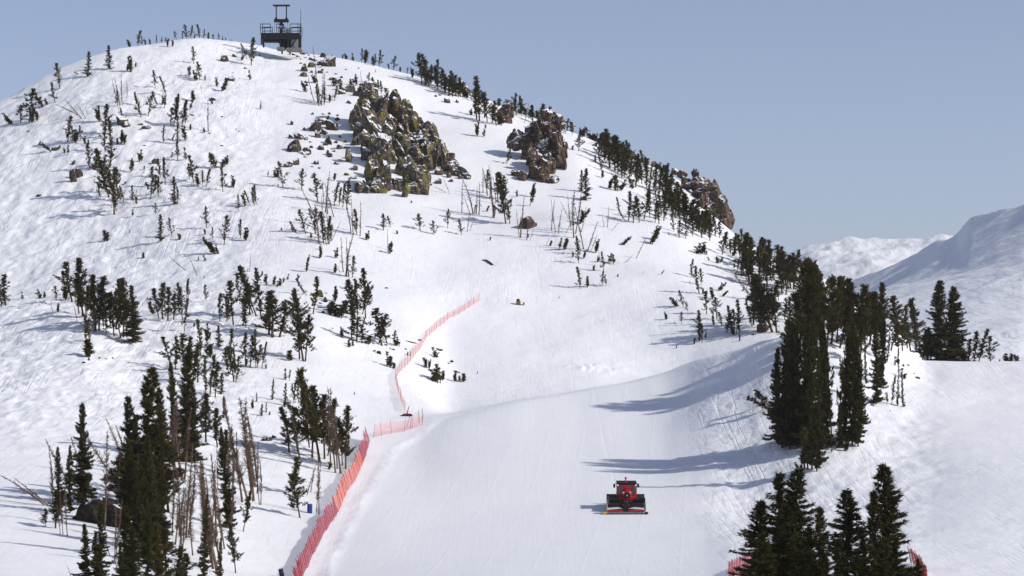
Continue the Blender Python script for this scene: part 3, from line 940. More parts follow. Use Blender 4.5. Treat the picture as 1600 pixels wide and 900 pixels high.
 'p': '659,131,48,w1.3 668,130,46,w1.3 664,133,40,w1.2 680,131,38,w1.3 690,140,32,w1.4 700,150,38,w1.4 712,150,32,w1.4 706,144,26,w1.4 720,152,30,w1.5 673,132,30,w1.3 697,146,24,w1.6',
 's': '684,136,14,w1.6 715,152,14,w1.8 726,152,12,w1.8 730,154,10,w1.8',
}),
('around the big wind-torn tree above the second crag', 'wind-torn trees above the second crag', {
 'p': '744,187,56,w1.4 749,189,68,w1.1 762,191,46,w1.3 768,193,34,w1.6 775,196,30,w1.8 757,185,40,w1.1 803,167,28,w1.2 815,170,28 792,163,14,w1.3',
 's': '736,180,10,w1.5 746,214,22,w0.9 756,215,18 823,178,14,w1.6 828,172,8,w1.6 782,196,14,w2',
 'd': '820,192,34,l8',
}),
('on the ridge crest right of the second crag', 'trees on the crest right of the second crag', {
 'p': '845,184,22,w1.5 850,197,34,w1.5 857,202,34,w1.4 833,192,28,w1.5 863,190,18,w1.4 878,184,14,w1.4 892,192,16,w1.4 918,200,17,w1.6 904,236,32,w1.2 843,205,24,w1.6 870,205,24,w1.5',
 's': '905,196,11 923,204,10,w1.5 930,206,8,w1.6 928,219,10,w1.6 886,186,8 895,194,8,w1.4 912,198,9,w1.4 936,210,7,w1.6 827,165,5 835,166,4',
}),
('in the dense belt down the right flank', 'dense pine belt down the right flank', {
 'p': '945,252,44,w1.5 952,262,54,w1.4 960,266,50,w1.4 966,270,42,w1.4 975,276,38,w1.4 983,284,38,w1.3 957,250,38,w1.5 995,286,36 1003,288,36,w1.2 1010,296,40,w1.2 1020,300,42 1030,302,38,w1.2 1042,312,40,w1.3 1036,298,32,w1.3 1050,330,46,w1.3 1060,336,44,w1.3 1068,346,42,w1.3 1078,350,38,w1.3 1046,322,36,w1.3 1056,318,30,w1.4 1072,332,30,w1.4 1088,362,34,w1.4 1026,318,34,w1.1 1014,312,30 945,226,22,w1.6 957,230,18,w1.7 970,238,16,w1.7 990,268,22,w1.6 1096,372,30,w1.5',
 's': '939,267,20 941,279,12 952,296,20 962,299,24 968,298,16,l30 989,296,16 930,255,12',
}),
('in the rows below the dense flank belt', 'pine rows below the flank belt', {
 'p': '982,345,44,w1.2 990,349,42,w1.2 998,348,38,w1.1 1007,343,48,w1.3 1015,341,36,w1.1 1024,348,30,w1.2 1030,350,36,w1.2 1038,345,46,w1.3 1048,345,36,w1.2 968,330,22 976,344,18,l-30 1053,363,26 1062,373,28,w1.3 1072,373,32,w1.3 1082,371,20 1100,366,38,w1.3 1109,369,34,w1.4 1118,370,32,w1.4 1104,360,28,w1.3 1128,398,36,w1.2,l8 1125,372,26,w1.3 1034,334,28,w1.3',
 's': '1091,397,16,w1.4 1098,398,18,w1.4 1104,399,7 1109,409,7,w1.5 1122,412,11 1125,411,9,l30 1144,401,10,w1.4,l30 1147,386,18,w1.1,l20 1134,382,14',
}),
('on the open snow under the second crag', 'firs and pines under the second crag', {
 'f': '916,314,50,w1.4 909,300,34,w1.1',
 'p': '792,256,26,w1.2',
 's': '827,322,22,w1,l15 830,308,20,l20 894,235,8 1023,375,20,l20 1019,381,20,l15 1025,366,12,l30 971,384,14,l45',
}),
('in the mixed stand right of the mossy outcrop', 'mixed stand right of the mossy outcrop', {
 'd': '755,302,38,w1.1 765,312,54,w1.2 770,340,70 772,342,50,w1.1 762,306,46,w1.2 782,330,38,l12 740,335,60,l-14 745,335,44 748,336,52,l4 735,337,34,l-18 721,333,52,w0.9 702,303,26,l-18 697,302,12,l-60 730,362,34 734,362,20,l18 768,310,44 775,318,44',
 'p': '760,303,36,w1.1 778,311,40 785,313,38,w1.1 791,350,80,w0.8 797,350,30,w1.2 742,336,16,w1.2 773,340,20,w1',
 's': '760,331,10,l20 808,308,10',
}),
('in the stand just below the mossy outcrop', 'stand just below the mossy outcrop', {
 'p': '497,315,44,w1.1 522,322,36,w1.1 535,324,36 541,328,46 512,382,44 478,366,38,l-14 492,366,40,w1.2 470,298,34,w1.1 442,293,40,w1 506,380,48 558,368,40 487,346,20,w1.2 518,376,32,w1.1 550,434,34,w1.2 530,322,28',
 'd': '508,332,66 512,334,56,l-4 521,340,56,l-14 505,316,34 548,364,56,l-6 552,368,58,l-4 563,370,56,w0.9 499,382,64,l-6 514,382,54 519,376,32,l20 504,336,30 540,432,70,w1.2 545,432,62,l-4 510,384,40,l-4 537,425,56,l-7 495,352,60,l-20 556,362,34,l-20 505,391,18,l-20',
 's': '418,276,9 430,278,12 434,277,14 522,283,11,w1.3 457,364,16 463,364,12,l-30 486,373,8,w1.4 573,376,14,l12 501,391,9 440,360,5,w1.3 458,327,4',
}),
('on the broad snow field below the mossy outcrop', 'lone pines on the broad middle snow field', {
 'p': '599,361,26,w1.5 610,355,18,w1.4 656,361,26,w1.5 678,368,22,w1.3 699,357,30,w0.8 721,368,24,w1.1',
 's': '607,396,18,w1.2 621,367,6,w1.6 766,377,6,w1.5 643,318,4,w1.5',
 'd': '606,392,34,w0.8',
}),
('in the reddish dead stand under the second crag', 'reddish dead stand under the second crag', {
 'd': '814,373,66,w1.1 811,370,44,l-5 823,376,38,l4 862,361,50,w0.8 868,365,54,w0.8 873,366,40,l5 884,366,26,l25 896,372,76,w1.1 900,366,60,l8 893,360,56,l-8 911,389,68,w0.9 917,393,48,l22 924,391,26,l20 943,356,22,l-6 949,356,34,l5 957,361,18,l32 994,404,34,l24 966,412,9 976,411,14,l45 938,416,26 908,362,40,l14 888,344,30,l-20 903,344,44 1003,430,10,l25 828,378,22,l15 943,357,12,l20 853,386,15,l18',
 's': '859,385,9,l16 873,391,18,w1.1 881,391,18,l14 825,372,8 905,350,20,l20 910,342,16,l30',
 'p': '903,398,28,w1 904,412,30,w0.9',
}),
('on the open slope below the reddish dead stand', 'small pines on the open slope below the dead stand', {
 'p': '907,451,34,w1.1 943,424,30,w0.8 941,447,22,w1.1 947,447,18',
 's': '918,449,17 912,405,13,l15 895,404,9 952,411,14,w1.2 959,414,16,w1.3 931,396,20,l12 933,410,9,w1.3,l20 927,424,9 965,433,5,w1.4 1032,431,7,l40 1041,501,12 1057,545,5 874,467,3',
}),
('on the right slope beside the wooded saddle', 'pines on the right slope beside the saddle', {
 'p': '1080,434,28,w1.1 1092,459,42,w1.1 1096,446,26 1068,482,28,l-12 1075,489,18,l-12 1065,505,18,w1.2 1092,534,46,w1.1 1097,536,30,w1.2 1104,491,36,w1.3 1120,500,34,w1.5 1128,510,22,w1.6 1136,520,30,w1.2 1142,522,44,w1.1 1148,524,40 1155,526,56,w0.8 1175,511,42,l-14 1178,500,30,w1.3',
 's': '1060,480,13,l-45 1092,536,12 1102,532,12 1115,508,16 1114,468,18 1122,455,14,l35 1128,464,9,l45 1159,455,7,l30 1099,460,10 1155,534,8 1085,538,10 1146,524,14',
 'd': '1104,470,22 1150,524,50',
}),
('in the wooded saddle below the right flank', 'wooded saddle at the foot of the right flank', {
 'p': '1165,429,64,w1.3 1160,418,48,w1.3 1172,422,50,w1.4 1158,426,26,w1.1 1152,425,22,w1 1175,428,26,w1.2 1190,418,44,w1.2 1198,440,64,w1.2 1203,438,52,w1.3 1194,425,44,w1.3 1221,449,66,w1.1 1216,430,44,w1.3 1227,442,48,w1.2 1235,452,52,w1.2 1241,442,50,w1.1,l12 1233,430,30,w1.4 1178,508,70,w1.2 1190,512,72,w1.3,l-14 1200,516,84,w1.4,l-16 1208,520,88,w1.3,l-18 1214,520,60,w1.5 1226,500,34,w1.2 1233,505,40,w1.3 1246,504,34 1182,470,36 1205,500,60,w1.4',
 'd': '1184,440,66 1187,441,62 1193,438,56 1205,440,54 1205,512,92,l-26 1212,510,88,l-20 1200,505,80,l-34 1216,470,36 1228,490,34 1224,447,44',
 's': '1147,420,12 1172,405,14 1170,416,9 1250,410,12,w1.5',
}),
('in the wide grove behind the right hand bank', 'wide grove behind the right bank', {
 'p': '1270,572,164,w1.09 1262,566,150,w1.03 1278,560,148,w0.92 1285,555,128,w1.03 1254,570,110,w1.09 1293,545,112,w1.03 1300,540,104,w1.03 1308,535,102,w0.92 1317,535,98,w1.03 1327,540,96,w1.15 1339,540,94,w1.26 1350,538,80,w1.15 1360,540,84,w1.15 1371,540,80,w1.15 1403,540,76,w1.26 1413,535,58,w1.15 1430,545,80,w1.26 1422,548,50,w1.61 1437,552,48,w1.61 1418,545,36,w1.72 1383,566,122,l-6,w0.80 1333,545,60,w1.38 1345,548,58,w1.38 1366,545,50,w1.38 1312,545,70,w1.15 1321,548,70,w1.15 1393,548,46,w1.49 1410,548,40,w1.72',
 'd': '1320,535,84 1326,538,76,l-10 1412,532,46 1342,530,70 1355,532,70 1336,536,80,l-14',
}),
('standing at the edge of the flat right snowfield', 'trees along the horizon edge of the right snowfield', {
 'f': '1466,557,130,w1.1,D356 1491,557,122,w1.1,D357',
 'p': '1478,557,112,w0.7,D360 1448,557,46,w1.6,D356 1455,557,58,w1.3,D358 1440,557,50,w1.4,D355 1513,557,38,w1.5,D356 1521,557,52,w1.2,l8,D357 1528,557,54,w0.9,l14,D356 1547,557,42,w1.4,D356 1503,557,46,w1.4,D358 1469,557,52,w1.3,D355',
 's': '1572,557,14,w1.6,D355 1579,557,14,w1.6,D355 1590,557,13,w1.4,D355 1562,557,5,w1.6,D355 1508,557,16,w2,D356',
}),
('in the dense fir clump beside the shaded bank', 'dense fir clump beside the shaded bank', {
 'f': '1222,700,200,w0.57 1214,692,150,w0.60 1234,702,190,w0.60 1245,702,194,w0.57 1256,700,205,w0.57 1267,708,199,w0.54 1276,738,190,w0.41 1284,702,199,w0.40 1292,700,180,w0.40 1229,700,150,w0.54 1332,697,196,w0.37 1341,698,170,w0.50 1320,692,160,w0.37 1369,634,125,w0.54 1378,605,110,w0.50 1353,600,58,w0.54 1312,702,70,w0.54 1343,688,130,w0.50 1240,690,180,w0.67 1262,690,194,w0.54',
 'p': '1301,690,150,w0.45 1308,690,170,w0.41 1316,690,170,w0.41 1342,575,110,w0.63',
 's': '1262,735,60,w0.8 1252,736,14 1322,706,18,w1.2 1300,708,12,w1.2 1248,734,10,l-30',
}),
('on the snow right of the dense fir clump', 'thin young trees right of the fir clump', {
 'f': '1402,635,52,w0.56 1411,637,50,w0.56',
 'p': '1393,633,46,w0.6 1404,590,46,w0.5 1386,565,40,w0.6',
 's': '1408,590,14,w1.6 1414,592,9,w1.8 1398,572,14 1387,632,18 1206,641,26,l-48 1199,630,18,l-50 1398,536,10,w1.6',
}),
('in the big fir group at the lower right', 'big fir group at the lower right', {
 'f': '1211,965,226,w1.25 1238,975,244,w1.19 1185,965,182,w1.48 1188,995,160,w1.48 1225,990,200,w1.33 1262,985,160,w1.40 1290,985,192,w1.03 1325,970,205,w1.25 1310,995,150,w1.33 1370,970,202,w0.88 1389,968,240,w1.31 1402,990,150,w1.48 1352,985,160,w1.33 1378,1000,150,w1.33 1340,1005,120,w1.48 1432,968,96,w0.74 1275,1005,130,w1.48 1250,1005,130,w1.48 1203,1005,110,w1.62 1418,985,80,w1.48',
}),
('on the upper crest of the right ridge', 'low crest pines on the right ridge', {
 'p': '681,135,30,w1.2 683,136,29,w1.4 696,143,32,w1.2 670,136,26,w1.6 684,141,34,w1.2 707,151,25,w1.5 702,150,28,w1.3 666,132,23,w1.6 861,201,20,w1.3 883,209,17,w1.5 876,204,23,w1.3 815,182,17,w1.6 853,191,19,w1.2 832,187,21,w1.5 885,204,18,w1.5 894,211,20,w1.2 875,198,22,w1.3 723,150,21,w1.5 694,144,17,w1.3 859,194,20,w1.5 712,149,20,w1.5 796,179,21,w1.3 698,139,23,w1.6 813,178,24,w1.4 852,186,16,w1.3 853,191,18,w1.4 744,161,21,w1.6 807,181,26,w1.5 716,151,25,w1.4',
 's': '866,195,11,w1.6 708,145,9,w1.8 779,167,13,w1.8 701,134,12,w1.6 911,204,14,w1.6 707,137,9,w1.7 839,179,13,w1.6 926,209,11,w1.7 854,187,12,w1.9 811,178,9,w1.6 926,212,8,w1.7 828,183,12,w1.5 848,187,10,w1.8 869,189,12,w1.9 742,157,10,w1.6 754,162,10,w1.7',
}),
('along the lower crest of the right ridge', 'lower crest pines on the right ridge', {
 'p': '964,263,37,w1.3 939,244,36,w1.3 995,285,44,w1.2 935,245,37,w1.5 969,254,41,w1.3 993,293,40,w1.6 971,279,35,w1.2 978,272,30,w1.2 976,266,35,w1.5 987,276,34,w1.3 951,248,40,w1.5 971,271,35,w1.2 1032,290,30,w1.3 975,245,23,w1.4 1026,281,25,w1.5 1005,259,25,w1.5 1049,293,22,w1.4 971,252,23,w1.3 1045,296,25,w1.3 984,250,25,w1.4 995,269,22,w1.2 1061,310,26,w1.6 1049,304,32,w1.5 1007,267,23,w1.2 1016,280,21,w1.6 1039,289,33,w1.4 946,230,24,w1.5 1009,277,29,w1.3 980,250,31,w1.3 967,252,22,w1.5 1058,305,20,w1.5 1040,292,24,w1.4 997,267,20,w1.2 951,235,34,w1.5',
 's': '940,220,10,w1.6 1009,249,9,w1.6 946,224,10,w1.5 950,226,12,w1.7 1028,259,10,w1.7 1013,255,10,w1.6 997,241,10,w1.7 1041,263,12,w1.8 961,227,12,w1.8 1040,266,12,w1.7 943,218,9,w1.8 930,216,12,w1.6',
}),
('on the flank under the end cliff', 'flank pines under the end cliff', {
 'p': '1102,364,34,w1.3 1049,328,34,w1.2 1079,348,37,w1.6 1045,326,38,w1.3 1102,363,34,w1.6 1082,358,28,w1.3 1103,362,29,w1.4 1092,363,35,w1.5 1070,344,32,w1.4 1085,352,35,w1.3 1044,303,34,w1.5 1156,399,33,w1.2 1142,397,23,w1.5 1146,400,30,w1.5 1053,332,31,w1.5 1075,347,27,w1.4 1043,326,28,w1.5 1055,331,31,w1.4 1091,363,24,w1.2 1148,392,28,w1.5 1049,324,30,w1.3 1062,343,26,w1.5 1087,352,26,w1.3 1037,308,24,w1.3 1074,336,36,w1.4 1109,377,34,w1.4 1092,362,28,w1.5 1156,400,25,w1.5 1134,388,25,w1.3 1055,341,34,w1.6 1068,334,28,w1.5 1035,323,26,w1.3 1110,359,27,w1.4 1083,357,35,w1.4 1091,359,31,w1.2 1159,393,35,w1.3',
}),
('in the gap between flank belt and saddle', 'pines between flank belt and saddle', {
 'p': '1187,450,45,w1.3 1224,452,56,w1.4 1200,448,53,w1.3 1227,461,47,w1.5 1221,457,54,w1.6 1239,453,51,w1.5 1170,444,56,w1.6 1174,444,52,w1.3 1275,453,38,w1.5 1268,466,43,w1.5 1229,438,32,w1.5 1262,443,38,w1.5 1185,417,28,w1.6 1168,416,37,w1.4 1256,443,29,w1.2 1270,453,39,w1.3 1188,426,27,w1.4 1192,415,32,w1.4 1243,436,41,w1.2 1183,411,40,w1.5 1172,412,39,w1.5 1269,448,33,w1.3 1236,432,31,w1.5 1161,413,43,w1.4',
}),
('deep in the lower left thicket', 'thicket trees of the lower left clump', {
 'f': '237,860,139,w0.8 229,829,120,w0.8 205,799,115,w0.8 216,850,92,w0.8 240,862,138,w0.9 215,814,93,w0.7 196,823,136,w0.7',
 'd': '340,839,131,w1.0 350,858,101,w1.1 358,845,125,w1.0 184,798,92,w0.9 279,865,105,w1.0 234,855,104,w0.9 346,845,102,w1.0 274,852,93,w1.1 210,808,93,w0.9 236,835,87,w0.9 246,843,107,w1.0 283,871,104,w0.9 331,826,108,w0.9 284,859,83,w1.0 246,839,136,w1.0 216,850,118,w1.0',
}),
('between the dead stand and fence pines', 'dead trees left of the fence pines', {
 'd': '360,785,106,w0.8 340,764,72,w0.8 397,783,128,w0.9 408,790,72,w0.9 395,784,88,w1.0 353,772,111,w1.0 365,785,120,w0.9 401,772,84,w1.0',
 'p': '352,742,70,w0.9 340,700,60,w1',
}),
('around the top of the large outcrop', 'small trees above the large outcrop', {
 'p': '549,144,21,w1.3 596,147,20,w1.3 558,135,19,w1.2 584,138,17,w1.4 575,130,16,w1.3 556,135,15,w1.4 592,142,17,w1.6',
 's': '566,146,14,w1.8 578,149,10,w1.5 562,150,12,w1.6 522,136,13,w1.8 570,144,10,w1.7 532,141,11,w1.5 575,153,11,w1.8 492,131,13,w1.7 551,141,8,w1.5',
}),
]


def parse(s):
    out = []
    for tok in s.split():
        p = tok.split(',')
        e = {'x': float(p[0]), 'y': float(p[1]), 'h': float(p[2]), 'l': None, 'w': 1.0, 'D': None}
        for q in p[3:]:
            e[q[0]] = float(q[1:])
        out.append(e)
    return out

TREE_FOOT = []
for place, groupname, spec in GROVES:
    for typ, s in spec.items():
        es = parse(s)
        es.sort(key=lambda e: e['x'])
        hs = sorted(e['h'] for e in es)
        n = len(es)
        tallest = max(range(n), key=lambda i: es[i]['h'])
        uniq_tall = n > 2 and hs[-1] > hs[-2] * 1.08
        med = hs[n // 2]
        for i, e in enumerate(es):
            pos = on_snow(e['x'], e['y'], e['D'])
            hm = e['h'] * pos.y / F
            near = 1 if (e['h'] > 75 or pos.y < 300) else 0
            if typ == 'd' and e['h'] < 60: near = 0
            protos = PROTO[(typ, near)]
            parts = protos[rnd.randrange(len(protos))]
            kname = 'dwarf_pine' if (typ == 'p' and hm < 5.2) else NAMES[typ]
            root = empty(kname, (pos.x, pos.y, pos.z - 0.05), 0)
            lean = e['l'] if e['l'] is not None else rnd.uniform(-9, 9) * (1.0 if typ != 'f' else 0.3)
            R = Euler((math.radians(rnd.uniform(-3, 3)), math.radians(lean), 0)).to_matrix() @ Euler((0, 0, rnd.uniform(0, 6.28))).to_matrix()
            root.rotation_euler = R.to_euler()
            sz = hm / 10.0 / max(0.5, math.cos(math.radians(lean)))
            # a taller, slimmer habit for the trees of the upper hill
            wbase = {'p': 1.16, 'f': 1.0, 'd': 1.0, 's': 1.1}[typ]
            sw = sz * e['w'] * wbase * rnd.uniform(0.88, 1.15)
            if typ == 'p' and hm < 7: sw *= 1.1
            root.scale = (sw, sw, sz)
            TREE_FOOT.append((pos.x, pos.y))
            for nm, me in parts:
                o = bpy.data.objects.new(nm, me)
                COL.objects.link(o)
                o.parent = root
            look = LOOK[typ]
            if e['l'] is not None and abs(e['l']) > 11: look = "leaning " + look
            elif e['h'] > med * 1.25: look = "tall " + look
            elif e['h'] < med * 0.72: look = "short " + look
            elif e['w'] > 1.25: look = "broad " + look
            elif e['w'] < 0.8: look = "slender " + look
            if n == 1: lab = f"{look} {place}"
            elif i == tallest and uniq_tall: lab = f"tallest {LOOK[typ]} {place}"
            else: lab = f"{look}, {ORD[i] if i < len(ORD) else 'far'} from left {place}"
            tag(root, lab, CATS[typ], groupname)

# ------------------------------------------------------------------ rocks
def ico(sub):
    import bmesh
    bm = bmesh.new()
    bmesh.ops.create_icosphere(bm, subdivisions=sub, radius=1.0)
    V = np.array([v.co[:] for v in bm.verts]); Fc = [tuple(v.index for v in f.verts) for f in bm.faces]
    bm.free()
    return V, Fc
ICO3, ICO2 = ico(4), ico(3)

def chiselled(rs, w, d, h, big=False, tilt=0.0):
    V, Fc = ICO3 if big else ICO2
    V = V.copy()
    for k in range(24):
        n = rs.normal(0, 1, 3); n[2] *= 0.5; n /= np.linalg.norm(n)
        off = rs.uniform(0.40, 0.80)
        s = V @ n - off
        V = V - np.where(s > 0, s, 0)[:, None] * n[None, :] * 0.97
    V = V * np.array([w, d, h]) / 2 * 1.28
    sc = 0.9
    nz = fbm(V[:, 0] * sc + 7 * rs.rand(), (V[:, 2] + V[:, 1]) * sc, 4, rs.randint(50))
    nz2 = np.abs(fbm(V[:, 0] * 0.8 + V[:, 1] * 0.3, V[:, 2] * 0.35 + V[:, 1] * 0.5, 3, rs.randint(50)))
    V = V * (1 + 0.16 * nz[:, None] - (0.55 * np.clip(0.12 - nz2, 0, 1) / 0.12 * 0.35)[:, None])
    if tilt:
        a = math.radians(tilt)
        R = np.array([[math.cos(a), 0, math.sin(a)], [0, 1, 0], [-math.sin(a), 0, math.cos(a)]])
        V = V @ R.T
    return V, Fc

def parse_r(s):
    return [[float(v) for v in t.split(',')] for t in s.split()]

def crag(name, label, spec, material, seed, reach=30):
    rs = np.random.RandomState(seed)
    b = MB()
    blocks = parse_r(spec)
    root = on_snow(blocks[0][0], blocks[0][1] + blocks[0][3] / 2)
    extra = []
    blocks = [[q[0], q[1], q[2] * 1.12, q[3] * 1.08] + list(q[4:]) for q in blocks]
    for q in blocks[1:]:
        for k in range(2):
            f = rs.uniform(0.25, 0.5)
            extra.append([q[0] + rs.uniform(-0.42, 0.42) * q[2], q[1] + rs.uniform(-0.32, 0.42) * q[3], max(4, q[2] * f), max(5, q[3] * f), rs.uniform(-25, 25), 1])
    for q in blocks + extra:
        px, py, w, h = q[:4]
        tilt = q[4] if len(q) > 4 else rs.uniform(-14, 14)
        base = on_snow(px, py + h * 0.42)
        base.y = min(max(base.y, root.y - reach), root.y + reach)
        s = base.y / F
        wm, hm = w * s * 1.05, h * s * 1.08
        V, Fc = chiselled(rs, wm, max(wm, hm * 0.7) * rs.uniform(0.9, 1.3), hm * 1.05, len(q) < 6, tilt)
        c = np.array([(px - 800) / F * base.y, base.y, base.y * (HY - py) / F])
        dep = 0.25 * hm - (0.28 * wm if len(q) == 6 else 0)
        k = (base.y + dep) / base.y
        V = V + np.array([c[0] * k, base.y + dep, c[2] * k])
        b.add(V - np.array(root), Fc)
    o = b.build(name, material, loc=root)
    tag(o, label, "rock outcrop")
    return o



crag("rock_outcrop", "large lichen covered rock outcrop in the middle of the upper slope",
 "597,240,34,58,10 571,148,28,30 577,178,38,52 568,170,26,42 558,190,28,36 562,206,26,26 595,186,24,62,15 585,202,28,60,-20 602,215,26,40 610,203,22,32 "
 "585,225,28,46 572,222,24,32 580,160,26,30 590,170,22,30 618,163,26,30 632,174,28,36 641,186,28,36 648,197,26,32 657,202,24,30,12 666,207,28,42,-18 676,217,28,38,-18 684,228,26,36,-15 "
 "626,205,16,26 636,211,14,32 655,222,30,30 690,236,22,28 622,236,26,26 635,233,22,32 645,242,20,36 612,247,22,22 655,252,24,28 668,256,22,28 680,250,24,32 692,247,22,32 700,257,22,26 "
 "711,264,26,24,-20 722,270,20,16,-20 731,276,14,10 585,276,32,46 598,285,28,38 588,292,30,24 575,268,16,20 571,242,18,26 601,262,18,20 622,289,20,20 638,281,26,44 652,285,28,42,-15 649,296,24,18 "
 "630,262,22,32 666,277,20,24 605,270,18,20 643,262,20,26 672,240,22,24 662,236,18,24 618,222,18,22 640,222,18,22 686,268,16,16 545,246,14,20 562,290,18,16,30 606,292,12,16 660,296,12,12", M_ROCK, 31)
crag("rock_crag", "red brown crag right of the large outcrop on the ridge",
 "855,238,32,60 812,223,32,28 825,238,26,30 840,216,34,36 868,242,28,50 876,246,22,50 850,265,28,36 838,255,22,34 846,281,22,26 861,287,22,24,20 868,294,14,14 880,228,14,30 862,205,32,26 850,196,28,20 875,197,16,24 "
 "816,275,20,16 805,271,14,12 835,272,18,22 858,262,22,30 845,235,26,30 870,215,24,26 830,210,20,18 857,184,22,20 870,188,18,16", M_ROCK_RED, 32, 9)
crag("cliff", "craggy cliff with a small spire at the right end of the ridge",
 "1115,312,30,44 1088,272,12,18,-4 1087,282,20,16 1095,291,28,26 1105,301,30,34 1125,326,26,44 1134,336,22,38 1141,346,14,26,-12 1110,332,36,36 1130,348,26,26 1096,305,28,26 1080,289,22,16 1066,272,16,12 1054,268,14,9 "
 "1120,344,24,24 1100,318,24,24 1070,286,16,14 1128,316,20,18 1112,292,18,14", M_ROCK_RED, 33, 7)
crag("ridge_rock", "dark brown rock knob behind the wind-torn tree on the ridge",
 "789,174,22,32 796,168,14,22 783,182,14,18 791,186,18,14", M_ROCK_RED, 34, 2.5)
BOULDERS = [
 ("in the rock field left of the large outcrop", "boulders left of the large outcrop",
  "513,239,9,8 524,255,5,6 543,230,10,4 499,194,8,6 456,192,6,8 526,186,9,5 512,183,5,7 492,193,24,24 502,187,18,18 519,194,17,20 508,205,14,10 470,211,20,14 460,228,24,20 481,235,15,14 496,208,10,14 512,218,14,14 501,230,11,7 449,257,16,10 463,251,11,15 494,253,9,9 516,242,9,7 522,236,6,4 531,228,10,9 553,222,10,13 545,160,9,5 488,178,5,4 515,178,4,4 527,180,4,4 505,178,5,3 475,202,6,6 477,245,5,3 485,222,5,4 532,250,6,3 540,221,6,6 531,212,5,6 489,260,10,2 499,262,5,4 525,222,6,5 453,212,7,7 526,196,5,5 520,232,8,4 486,230,6,5 509,226,7,5", M_ROCK_FIELD),
 ("below the large outcrop", "boulders below the large outcrop",
  "543,287,10,8 553,262,13,9 541,273,8,5 561,293,18,16 546,280,4,3 527,256,6,3 524,272,5,3 597,262,4,3 704,282,9,6 683,283,10,10 672,289,6,4 552,277,12,6 566,284,10,5 636,298,6,3", M_ROCK),
 ("on the rocky rib between terminal and outcrop", "rocks on the rib between terminal and outcrop",
  "500,97,9,5 486,91,8,7 563,148,8,6 568,138,8,6 504,95,13,4 576,151,6,8 524,122,6,4 535,138,7,8 500,112,8,6 569,148,7,8 548,137,6,9 563,139,10,9 513,93,26,22 505,86,12,8 475,104,12,15 485,101,10,9 470,98,5,4 497,99,7,5 474,116,13,8 528,125,17,11 517,123,9,6 545,138,18,11 535,143,12,9 555,126,9,7 548,130,8,6 478,127,8,5 479,133,6,4 565,131,8,5 500,104,6,4 503,109,6,3 540,108,4,3 560,106,4,3 491,94,8,4 575,137,12,9 588,133,8,7 487,112,6,4 511,112,5,3 525,115,6,3 560,146,14,10 534,120,5,4", M_ROCK_FIELD),
 ("on the snow just under the lift terminal", "small dark stones under the terminal",
  "460,85,8,3 466,88,7,3 452,84,5,2 474,84,6,3 479,82,5,2 482,86,4,2 469,92,4,2 463,92,3,2 406,86,4,2 476,90,6,2", M_ROCK_DARK, "dark stone"),
 ("on the ridge right of the outcrop", "rocks on the right ridge",
  "720,126,20,16 728,133,15,16 712,120,10,8 698,158,11,8 681,151,4,3 687,148,5,4 714,158,6,6 725,142,12,10 774,168,8,6 1000,250,14,8 1020,256,12,9 1036,258,10,7 985,234,14,12 998,242,16,13 972,228,12,8 892,184,6,4 1008,258,10,8", M_ROCK_RED),
 ("on the upper left slope", "rocks on the upper left slope",
  "190,185,20,20 197,195,15,8 219,194,8,4 228,199,13,7 350,91,15,11 365,87,7,5 361,122,14,8 364,113,6,3 371,82,5,2 388,119,5,3 383,106,5,3 300,180,7,4 332,155,9,5 114,275,13,22 122,271,11,14 114,255,7,8 88,230,14,10 60,306,7,6 243,253,8,8 44,205,8,3 347,182,5,2 369,202,3,2 244,285,3,3 346,228,6,2 225,228,6,2 327,209,3,2 238,262,4,3 282,305,4,2 374,206,3,2", M_ROCK_FIELD),
 ("in open snow at the foot of the second crag", "lone reddish boulder", "822,346,22,24", M_ROCK_RED, "reddish brown wedge shaped boulder"),
 ("in the middle of the left slope", "lone mossy boulder", "498,458,17,13", M_MOSS, "round yellow-green mossy boulder"),
 ("scattered beside the mossy boulder", "dark rocks beside the mossy boulder",
  "508,468,8,9 510,458,7,3 500,473,6,3 503,479,10,4 509,483,9,4 505,488,7,3 498,480,5,3 516,474,6,3 523,468,7,3 519,474,8,3 541,487,10,6 547,484,8,5 528,482,7,5 592,551,7,6 585,548,5,3 603,540,5,3 615,546,5,3 519,513,4,2 583,537,5,3 610,545,4,2 634,545,4,3", M_ROCK_DARK, "dark rock"),
 ("right of the pale net fence", "rocks right of the pale net fence",
  "687,546,9,6 683,544,6,3 706,565,7,5 701,568,5,2 713,580,11,3 716,582,6,2 655,532,6,2 603,450,7,2", M_ROCK_DARK, "dark rock"),
 ("beside the fence pines", "rocks beside the fence pines", "417,685,15,7 428,681,8,7 411,687,7,6", M_ROCK_DARK, "dark rock"),
 ("in the lower left tree clump", "boulders in the lower left clump", "160,800,62,40 135,800,34,30 195,755,44,14 178,762,30,12 170,745,30,14", M_ROCK_DARK, "big dark boulder"),
 ("below the left mound row", "stones below the left mound row", "130,566,5,4 155,559,4,3 166,560,3,3 139,561,4,4 176,560,3,2", M_ROCK_DARK, "tiny dark stone"),
 ("near the top edge of the right snowfield", "rocks near the right snowfield edge",
  "1402,563,9,8 1411,571,4,4 1419,571,5,3 1433,588,7,3 1434,591,8,3 1428,584,3,2 1391,642,3,2 1401,538,8,6", M_ROCK_DARK, "dark rock"),
 ("under the leaning trees of the saddle", "reddish rocks in the saddle", "1192,513,18,13 1201,510,12,8 1178,522,6,5", M_ROCK_RED, "reddish rock"),
]

